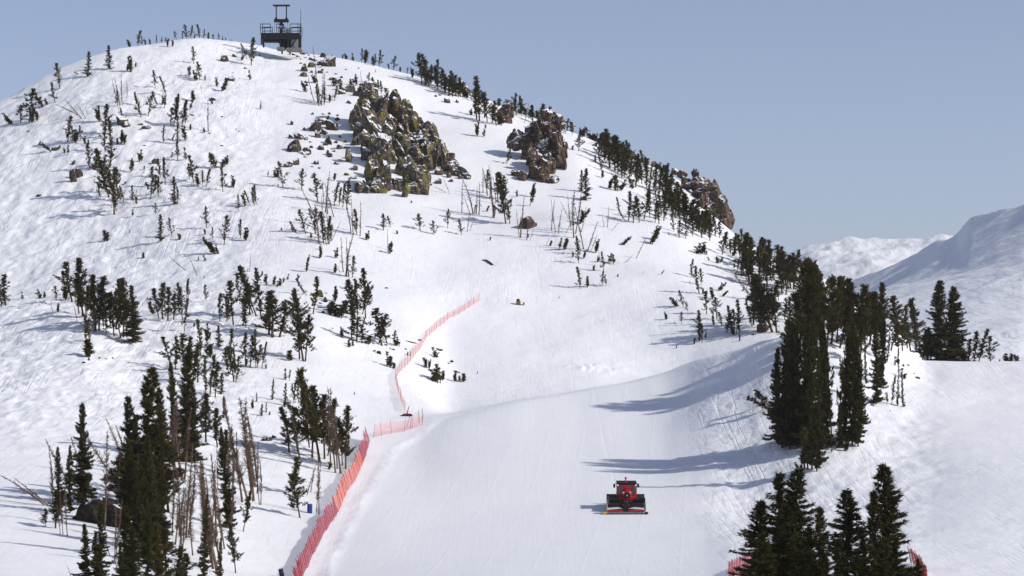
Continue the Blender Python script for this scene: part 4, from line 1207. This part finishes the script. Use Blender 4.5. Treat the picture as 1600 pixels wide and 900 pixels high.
def boulders(place, group, spec, material, seed, look="brown boulder"):
    rs = np.random.RandomState(seed)
    es = sorted(parse_r(spec), key=lambda q: q[0])
    n = len(es)
    big = max(range(n), key=lambda i: es[i][2] * es[i][3])
    for i, q in enumerate(es):
        px, py, w, h = q[:4]
        base = on_snow(px, py + h * 0.5)
        s = base.y / F
        V, Fc = chiselled(rs, w * s * 1.32, w * s * rs.uniform(1.0, 1.5), h * s * 1.42, False, rs.uniform(-20, 20))
        b = MB(); b.add(V, Fc)
        o = b.build("boulder", material, loc=(base.x, base.y + 0.2 * w * s, base.z + h * s * 0.16))
        lk = look
        if n > 1 and i != big:
            lk = ("low flat " if w > 2 * h else "upright " if h > w * 1.1 else "") + look
        if n == 1: lab = f"{lk} {place}"
        elif i == big: lab = f"largest {look} {place}"
        else: lab = f"{lk}, {ORD[i] if i < len(ORD) else 'far'} from left {place}"
        tag(o, lab, "boulder", group)
for k, args in enumerate(BOULDERS):
    boulders(args[0], args[1], args[2], args[3], 900 + k, *(args[4:]))

# ------------------------------------------------------------------ lift terminal on the summit
def terminal():
    D = 603.0
    s = D / F
    base = Vector(((440 - 800) * s, D, zat(440, D)))
    r = empty("lift_terminal", base)
    tag(r, "dark steel ski lift terminal with railed platform on the summit", "lift terminal")
    X = lambda px: (px - 440) * s
    Z = lambda py: D * (HY - py) / F - base.z
    b = MB()
    b.box((X(439.5), 0, (Z(54) + Z(57.5)) / 2), (X(470) - X(409), 5.5, Z(54) - Z(57.5)))
    for px in (411, 418, 426, 434, 448, 455, 462, 469):
        b.box((X(px), -2.5, Z(59.7)), (0.25, 0.3, Z(57.5) - Z(62)))
    b.box((X(439.5), -2.62, Z(60)), (X(470) - X(412), 0.22, Z(57.4) - Z(65.5)))  # deep dark skirts added to darken the platform underside
    b.box((X(445), 1.5, Z(61)), (X(468) - X(420), 0.22, Z(57.4) - Z(64)))
    b.build("platform", M_STEEL, r, bevel=0.03)
    for px, yb in ((410.5, 72), (468.5, 82), (439.5, 82), (452, 82)):
        for y in (-2.4, 2.2):
            l = MB(); l.box((X(px), y, (Z(57.5) + Z(yb)) / 2), (0.42, 0.42, Z(57.5) - Z(yb)))
            l.build("leg", M_STEEL, r)
    m = MB()
    m.box((X(447), 0.6, Z(67)), (X(456) - X(437), 2.6, Z(57.6) - Z(76)))
    m.box((X(428), 0.8, Z(61.5)), (X(444) - X(414), 2.4, Z(57.6) - Z(65)))
    m.build("dark_infill", M_STEEL, r)  # dark boxes added between the legs so the base looks darker
    m = MB()
    m.box((X(461), -0.5, Z(70)), (X(467) - X(456), 2.5, Z(63.6) - Z(78)))
    m.build("equipment_cabinet", M_GREYBOX, r, bevel=0.04)
    m = MB()
    m.box((X(440), -2.5, Z(79)), (X(446) - X(435), 2.0, 0.8)); m.build("footing", M_CONC, r, bevel=0.08)
    m = MB()
    m.box((X(461), -1.5, Z(79.5)), (X(473) - X(449), 3.5, 0.7)); m.build("footing", M_CONC, r, bevel=0.08)
    br = MB()
    for a, c in (((413, 57.5), (436, 68)), ((468, 58), (454, 78)), ((440, 78), (452, 60)), ((426, 58), (438, 70))):
        br.tube([(X(a[0]), -2.3, Z(a[1])), (X(c[0]), -2.3, Z(c[1]))], [0.13, 0.13], 4)
    br.build("brace", M_STEEL, r)
    for x0, x1 in ((408.6, 424), (434, 445), (454.5, 470.5)):
        for y in (-2.6, 2.6):
            m = MB()
            for px in (x0, (x0 * 0.78 + x1 * 0.22) if x0 < 430 else (x0 * 0.22 + x1 * 0.78), x1):
                m.box((X(px), y, (Z(39.8) + Z(54)) / 2), (0.15, 0.15, Z(39.8) - Z(54)))
            for py in (40, 46):
                m.box(((X(x0) + X(x1)) / 2, y + 0.01, Z(py)), (X(x1) - X(x0), 0.13, 0.17))
            m.build("railing", M_STEEL, r)
    # mast with sheave assembly
    m = MB()
    m.tube([(X(439.5), 0, Z(54)), (X(439.5), 0, Z(35))], [0.42, 0.36], 10)
    m.box((X(439.5), 0, Z(38.5)), (X(443) - X(436.5), 1.0, 0.5))
    m.box((X(439.5), 0, Z(43)), (X(442.4) - X(437), 1.1, 0.6))
    m.box((X(439.5), 0, Z(47.5)), (X(441.8) - X(437.4), 1.0, 0.5))
    m.build("mast", M_STEEL, r, bevel=0.03)
    m = MB(); m.tube([(X(439.6), -0.75, Z(42.8)), (X(439.6), -0.5, Z(42.8))], [0.42, 0.42], 14); m.build("motor_housing", M_GREYBOX, r)
    m = MB(); m.box((X(439.7), 0, Z(32.5)), (X(451) - X(428.3), 1.2, Z(30.3) - Z(34.8))); m.build("lower_crossbeam", M_STEEL, r, bevel=0.05)
    m = MB(); m.box((X(439.8), 0, Z(8.7)), (X(452.8) - X(426.6), 0.9, Z(7.6) - Z(9.9))); m.build("upper_crossbeam", M_STEEL, r, bevel=0.05)
    for px in (431.6, 447.6):
        m = MB()
        m.box((X(px), 0, (Z(9.9) + Z(30.3)) / 2), (0.27, 0.3, Z(9.9) - Z(30.3)))
        m.box((X(px), 0, Z(28.8)), (0.55, 0.6, 0.35))
        m.build("upright", M_STEEL, r)
    m = MB(); m.box((X(450.8), 0.3, Z(49)), (X(455.3) - X(446.4), 1.2, Z(44.5) - Z(53.8))); m.build("control_box", M_GREYBOX, r, bevel=0.04)
    m = MB(); m.tube([(X(471.3), -2.5, Z(60)), (X(471.3), -2.5, Z(17.5))], [0.09, 0.06], 5); m.build("antenna", M_STEEL, r)
    for px in (429.3, 449.3):
        m = MB(); m.tube([(X(px), -0.4, Z(54)), (X(px), -0.4, Z(35))], [0.035, 0.035], 4); m.build("cable", M_STEEL, r)
terminal()

# ------------------------------------------------------------------ snow groomer
def groomer():
    p = on_snow(981, 803.5)
    q = on_snow(977.5, 0, p.y + 7)
    slope = math.atan2(q.z - p.z, 7.0)
    r = empty("snow_groomer", p)
    r.rotation_euler = (slope, 0, math.radians(-0.5))
    tag(r, "red tracked snow groomer driving up the groomed run, tiller towards the viewer", "snow groomer")
    # tracks
    for sx in (-1, 1):
        out = []
        for k in range(9):
            a = math.pi / 2 + math.pi * k / 8
            out.append((1.75 + 0.46 * math.cos(a), 0.50 + 0.46 * math.sin(a)))
        for k in range(9):
            a = -math.pi / 2 + math.pi * k / 8
            out.append((6.1 + 0.46 * math.cos(a), 0.50 + 0.46 * math.sin(a)))
        m = MB(); x0, x1 = sorted((sx * 0.82, sx * 2.08))
        m.prism(out, x0, x1, 'x')
        t = m.build("track", M_BLACK, r)
        g = MB()
        for k in range(17):
            g.box(((x0 + x1) / 2, 1.7 + k * 0.28, 0.985), (1.3, 0.05, 0.09))
        for k in range(6):
            a = math.pi / 2 + math.pi * (k + 0.5) / 6
            g.box(((x0 + x1) / 2, 1.75 + 0.5 * math.cos(a), 0.5 + 0.5 * math.sin(a)), (1.3, 0.09, 0.05), (a - math.pi / 2, 0, 0))
        g.build("cleats", M_SILVER, t)
        for k in range(4):
            w = MB(); cx = sx * 2.09
            w.tube([(cx - 0.02 * sx, 2.0 + k * 1.25, 0.47), (cx + 0.05 * sx, 2.0 + k * 1.25, 0.47)], [0.36, 0.34], 14)
            w.build("wheel", M_SILVER, t)
    m = MB()
    m.box((0, 3.9, 0.72), (1.6, 5.0, 0.5))
    m.box((0, 2.2, 1.02), (3.6, 1.7, 0.14))
    m.build("chassis", M_STEEL, r, bevel=0.04)
    for sx in (-1, 1):       # rear deck corners and mudguards
        m = MB(); m.box((sx * 1.48, 3.3, 1.32), (1.16, 3.6, 0.10)); m.box((sx * 1.75, 1.75, 1.30), (0.62, 0.25, 0.55)); m.build("mudguard", M_BLACK, r, bevel=0.04)
        m = MB(); m.box((sx * 1.2, 1.68, 1.16), (0.9, 0.12, 0.34)); m.build("rear_panel", M_STEEL, r, bevel=0.03)
    # cab
    m = MB()
    m.prism([(-1.12, 1.0), (1.12, 1.0), (1.18, 1.7), (1.02, 2.86), (-1.02, 2.86), (-1.18, 1.7)], 3.3, 5.3)
    m.prism([(-1.0, 0.98), (1.0, 0.98), (0.95, 1.55), (-0.95, 1.55)], 2.55, 3.3)
    cab = m.build("cab_body", M_RED, r, bevel=0.06)
    for sx in (-1, 1):
        w = MB(); w.prism([(sx * 0.50, 1.78), (sx * 1.02, 1.78), (sx * 0.93, 2.62), (sx * 0.56, 2.62)][::sx], 3.24, 3.30)
        w.build("rear_window", M_GLASS, cab)
        w = MB(); w.prism([(3.55, 1.75), (5.05, 1.75), (4.95, 2.65), (3.6, 2.65)], sx * 1.10 - 0.02, sx * 1.17, 'x')
        w.build("side_window", M_GLASS, cab)
    w = MB(); w.prism([(-0.9, 1.75), (0.9, 1.75), (0.85, 2.7), (-0.85, 2.7)], 5.3, 5.33); w.build("windscreen", M_GLASS, cab)
    # round engine housing with dark fan
    m = MB(); m.tube([(0, 2.2, 1.80), (0, 2.6, 1.80), (0, 3.3, 1.82)], [0.46, 0.54, 0.56], 20)
    m.box((0, 2.85, 1.30), (1.0, 0.9, 0.8))
    e = m.build("engine_cover", M_RED, r, bevel=0.03)
    m = MB(); m.tube([(0, 2.12, 1.79), (0, 2.22, 1.79)], [0.34, 0.36], 18); m.build("fan_grille", M_BLACK, e)
    m = MB(); m.tube([(0, 2.08, 1.79), (0, 2.13, 1.79)], [0.12, 0.12], 12); m.build("fan_hub", M_SILVER, e)
    m = MB(); m.box((0, 4.3, 2.93), (2.3, 2.3, 0.10)); m.box((0, 3.2, 2.98), (2.36, 0.16, 0.18)); roof = m.build("roof", M_STEEL, r, bevel=0.03)
    for px in (-1.05, 1.05):
        m = MB(); m.tube([(px, 3.02, 2.83), (px, 3.14, 2.83)], [0.13, 0.11], 12); m.build("work_light", M_WHITE, roof)  # white colour stands in for the reflection on the unlit lens
    for px in (-0.42, 0.36):
        m = MB(); m.tube([(px, 2.12, 2.12), (px, 2.24, 2.12)], [0.10, 0.09], 12); m.build("work_light", M_WHITE, e)  # unlit as well, lens reflection painted white
    m = MB(); m.tube([(-0.12, 3.5, 2.95), (-0.12, 3.5, 3.55)], [0.10, 0.07], 8); m.tube([(-0.12, 3.5, 3.5), (-0.12, 3.5, 3.68)], [0.13, 0.13], 8); m.build("beacon_mast", M_RED, roof)
    for sx in (-1, 1):
        m = MB(); m.box((sx * 1.38, 4.9, 2.45), (0.24, 0.08, 0.42)); m.tube([(sx * 1.05, 5.1, 2.75), (sx * 1.38, 4.9, 2.65)], [0.03, 0.03], 5)
        m.build("mirror", M_BLACK, r)
    # tiller
    m = MB(); m.box((0, 0.55, 0.34), (4.3, 0.5, 0.30)); m.tube([(0, 0.8, 0.6), (0, 1.9, 0.9)], [0.16, 0.16], 8); til = m.build("tiller_frame", M_RED, r, bevel=0.04); til.location.x = -0.22
    for sx in (-1, 1):
        m = MB(); m.prism([(sx * 0.22, 0.78), (sx * 2.05, 0.66), (sx * 2.08, 1.08), (sx * 1.3, 1.16), (sx * 0.35, 1.02)][::-sx], 0.30, 0.85)
        m.build("tiller_cover", M_BLACK, til)
        m = MB(); m.prism([(sx * 0.30, 0.60), (sx * 2.07, 0.46), (sx * 2.07, 0.67), (sx * 0.9, 0.75)][::-sx], 0.22, 0.30)
        m.build("white_stripe", M_WHITE, til)
        m = MB(); m.box((sx * 1.2, 0.24, 0.33), (1.85, 0.1, 0.20)); m.build("red_stripe", M_RED, til)
        m = MB(); m.tube([(sx * 0.35, 0.3, 0.95), (sx * 0.1, 0.9, 1.3)], [0.07, 0.07], 6); m.build("hydraulic_ram", M_SILVER, til)
    m = MB(); m.prism([(-0.22, 0.28), (0.22, 0.28), (0.34, 1.1), (0.12, 1.35), (-0.12, 1.35), (-0.34, 1.1)], 0.16, 0.9); m.build("tiller_hitch", M_BLACK, til)
    m = MB(); m.box((0, 0.12, 0.13), (4.1, 0.5, 0.09)); m.build("finisher_bar", M_SILVER, til)
    m = MB(); m.box((0.05, -0.12, 0.05), (4.5, 0.35, 0.09)); m.build("finisher_flap", M_BLACK, til)
    m = MB(); m.box((-2.38, 0.0, 0.13), (0.50, 0.55, 0.20)); m.build("side_finisher", M_YEL, til, bevel=0.03)
    m = MB(); m.box((-2.13, 0.25, 0.72), (0.10, 0.4, 0.66)); m.build("side_marker", M_YEL, til, bevel=0.02)
    m = MB(); m.box((2.32, 0.0, 0.13), (0.40, 0.5, 0.18)); m.build("side_finisher", M_BLACK, til, bevel=0.03)
    # front blade, beyond the cab
    m = MB()
    m.prism([(6.9, 0.1), (7.15, 0.35), (7.15, 0.9), (6.95, 1.15), (6.85, 1.15), (7.02, 0.9), (7.02, 0.4), (6.8, 0.1)], -2.2, 2.2, 'x')
    m.build("blade", M_BLACK, r)
groomer()

# ------------------------------------------------------------------ net fences
def fence(label, pts, hpx, spacing, net, pole_mat, lean=(0.0, 0.0), jitter=0.12, wave=0.1, extra=None, net2=None):
    rs = random.Random(len(pts) * 7 + int(pts[0][0]))
    base = [on_snow(*p) for p in pts]
    r = empty("net_fence", base[0])
    tag(r, label, "fence")
    seg = [(base[i + 1] - base[i]).length for i in range(len(base) - 1)]
    tot = sum(seg)
    n = min(98, max(3, int(tot / spacing)))
    P = []
    for k in range(n + 1):
        d = tot * k / n
        i = 0
        while i < len(seg) - 1 and d > seg[i]:
            d -= seg[i]; i += 1
        q = base[i].lerp(base[i + 1], min(1, d / seg[i]))
        px = q.x / q.y * F + 800
        q.z = zat(px, q.y)
        hm = np.interp(k / n, [0, 1], hpx)
        l = (lean[0] + rs.uniform(-jitter, jitter), lean[1] + rs.uniform(-jitter, jitter))
        P.append((q, q + Vector((l[0] * hm, l[1] * hm, hm * rs.uniform(0.94, 1.04)))))
    for k, (a, c) in enumerate(P):
        m = MB()
        a0 = a - base[0]; c0 = c - base[0]
        m.tube([a0 - Vector((0, 0, 0.3)), a0.lerp(c0, 1.06)], [0.028, 0.024], 5)
        m.build("pole", pole_mat, r)
    def netpart(rng, mt):
        m = MB()
        V, Fc = [], []
        ks = list(rng)
        for k in ks:
            a, c = P[k]
            for t in (0.06, 0.36, 0.66, 0.94):
                sag = rs.uniform(-wave, wave)
                V.append(tuple(a.lerp(c, t) - base[0] + Vector((sag, sag, 0))))
        for i in range(len(ks) - 1):
            for j in range(3):
                Fc.append((i * 4 + j, (i + 1) * 4 + j, (i + 1) * 4 + j + 1, i * 4 + j + 1))
        m.add(V, Fc)
        m.build("net", mt, r)
    if net2:
        a, b2 = int(n * net2[0]), int(n * net2[1])
        netpart(range(0, a + 1), net); netpart(range(a, b2 + 1), net2[2]); netpart(range(b2, n + 1), net)
    else:
        netpart(range(0, n + 1), net)
    return r

fence("long crimson and orange net fence along the left edge of the groomed run",
      [(579, 690), (572, 715), (561, 742), (544, 769), (533, 794), (519, 819), (505, 839), (492, 864), (475, 899), (468, 925)],
      (1.95, 1.55), 1.55, M_NET, M_POLE, lean=(-0.34, 0.0), jitter=0.12, net2=(0.14, 0.44, M_NET_OR))
fence("pale orange net fence snaking down the open slope above the groomed run",
      [(748, 471), (737, 479), (716, 492), (700, 500), (682, 515), (668, 527), (659, 543), (650, 556), (636, 572), (624, 583), (617.5, 592), (620, 606), (624, 620), (629, 635), (633, 646)],
      (1.3, 1.5), 2.4, M_NET_PALE, M_POLE_UP, jitter=0.05)
fence("short faded pink net fence joining the top of the long crimson fence",
      [(583, 684), (600, 681), (616, 678), (632, 675), (648, 669), (659, 665)], (1.7, 1.5), 2.2, M_NET_PALE, M_POLE_UP, jitter=0.14)
fence("short crimson net fence left of the big firs at the lower right",
      [(1139, 906), (1148, 900), (1158, 895), (1170, 890), (1182, 886)], (1.5, 1.5), 0.7, M_NET, M_POLE, jitter=0.05)
fence("short crimson net fence right of the big firs at the lower right",
      [(1424, 880), (1432, 886), (1440, 895), (1447, 906), (1452, 918)], (1.5, 1.5), 0.6, M_NET, M_POLE, lean=(-0.2, 0), jitter=0.1)

# ------------------------------------------------------------------ small things
def loose_pole(label, px, py, hpx, lx, group="loose fence poles by the fence gap"):
    p = on_snow(px, py)
    s = p.y / F
    m = MB(); m.tube([(0, 0, -0.3), (lx * s, 0, hpx * s)], [0.035, 0.03], 5)
    o = m.build("fence_pole", M_POLE, loc=p); tag(o, label, "pole", group)
loose_pole("upright red pole left of the pair at the end of the pink fence", 655, 661, 20, -1)
loose_pole("upright red pole right of the pair at the end of the pink fence", 660, 661, 22, 0)
loose_pole("slanting red pole nearest the gap in the pink fence", 634, 668, 17, 7)
loose_pole("second slanting red pole beside the gap in the pink fence", 640, 670, 17, 3)

p = on_snow(635, 650)
r = empty("fallen_crash_pad", p); s = p.y / F
tag(r, "dark red crash pad lying flat with a pole stuck beside it at the fence end", "crash pad")
m = MB(); m.prism([(-10 * s, 0.0), (9 * s, 0.0), (10 * s, 0.16), (6 * s, 0.34), (-3 * s, 0.36), (-8 * s, 0.14)], -0.5, 0.5); m.build("pad", M_REDPAD, r, bevel=0.04)
m = MB(); m.tube([(0, 0, 0), (4 * s, 0, 15 * s)], [0.10, 0.04], 6); m.build("pole", M_REDPAD, r)

def barrel(label, px, py, hpx, tilt, mt):
    p = on_snow(px, py); s = p.y / F; h = hpx * s; rr = h * 0.29
    r = empty("plastic_barrel", p); r.rotation_euler = (0, math.radians(tilt), 0)
    tag(r, label, "barrel", "blue barrels beside the fence")
    m = MB()
    pts, rad = [], []
    for t, k in ((-0.15, 0.95), (0.0, 0.97), (0.3, 1.0), (0.32, 1.06), (0.36, 1.06), (0.38, 1.0), (0.64, 1.0), (0.66, 1.06), (0.70, 1.06), (0.72, 1.0), (0.95, 0.97), (1.0, 0.92)):
        pts.append((0, 0, t * h)); rad.append(rr * k)
    m.tube(pts, rad, 18); m.build("drum", mt, r, smooth=False)
    m = MB(); m.tube([(0, 0, h), (0, 0, h * 1.03)], [rr * 0.96, rr * 0.9], 18); m.build("lid", M_BLUE, r)
barrel("bright blue plastic barrel upright under the bare trunks left of the fence", 484, 803, 14, 0, M_BLUE)
barrel("dark blue barrel tipped sideways near the bottom edge left of the fence", 441, 902, 13, -12, mat("navy_plastic", (0.01, 0.02, 0.07), 0.5, noise=0.3))

p = on_snow(810, 477); s = p.y / F
r = empty("padded_marker_box", p)
tag(r, "small ochre box with a black top alone on open snow", "marker box")
m = MB(); m.box((0, 0, 3 * s), (7 * s, 0.7, 6 * s)); m.build("box_body", M_MARK, r, bevel=0.06)
m = MB(); m.box((-0.5 * s, 0, 7.5 * s), (5 * s, 0.6, 3 * s)); m.box((1, 0, 2 * s), (2 * s, 0.6, 4 * s)); m.build("box_cap", M_BLACK, r, bevel=0.05)

def log(label, pts, w):
    base = on_snow(pts[0][0], pts[0][1]); V = []
    for x, y, up in pts:
        q = on_snow(x, y); V.append(q - base + Vector((0, 0, up)))
    m = MB(); m.tube(V, [w, w, w * 0.8, w * 0.4], 6)
    o = m.build("fallen_log", M_BARK, loc=base); tag(o, label, "log")
log("dark curved fallen log alone on open snow right of the rocks", [(770, 416, 0.05), (765, 412, 0.2), (760, 409, 0.2), (753, 407, 0.05)], 0.20)
log("thin dark fallen branch lying above the start of the pale net fence", [(650, 538, 0.05), (644, 536, 0.1), (640, 535, 0.1), (634, 534, 0.05)], 0.10)
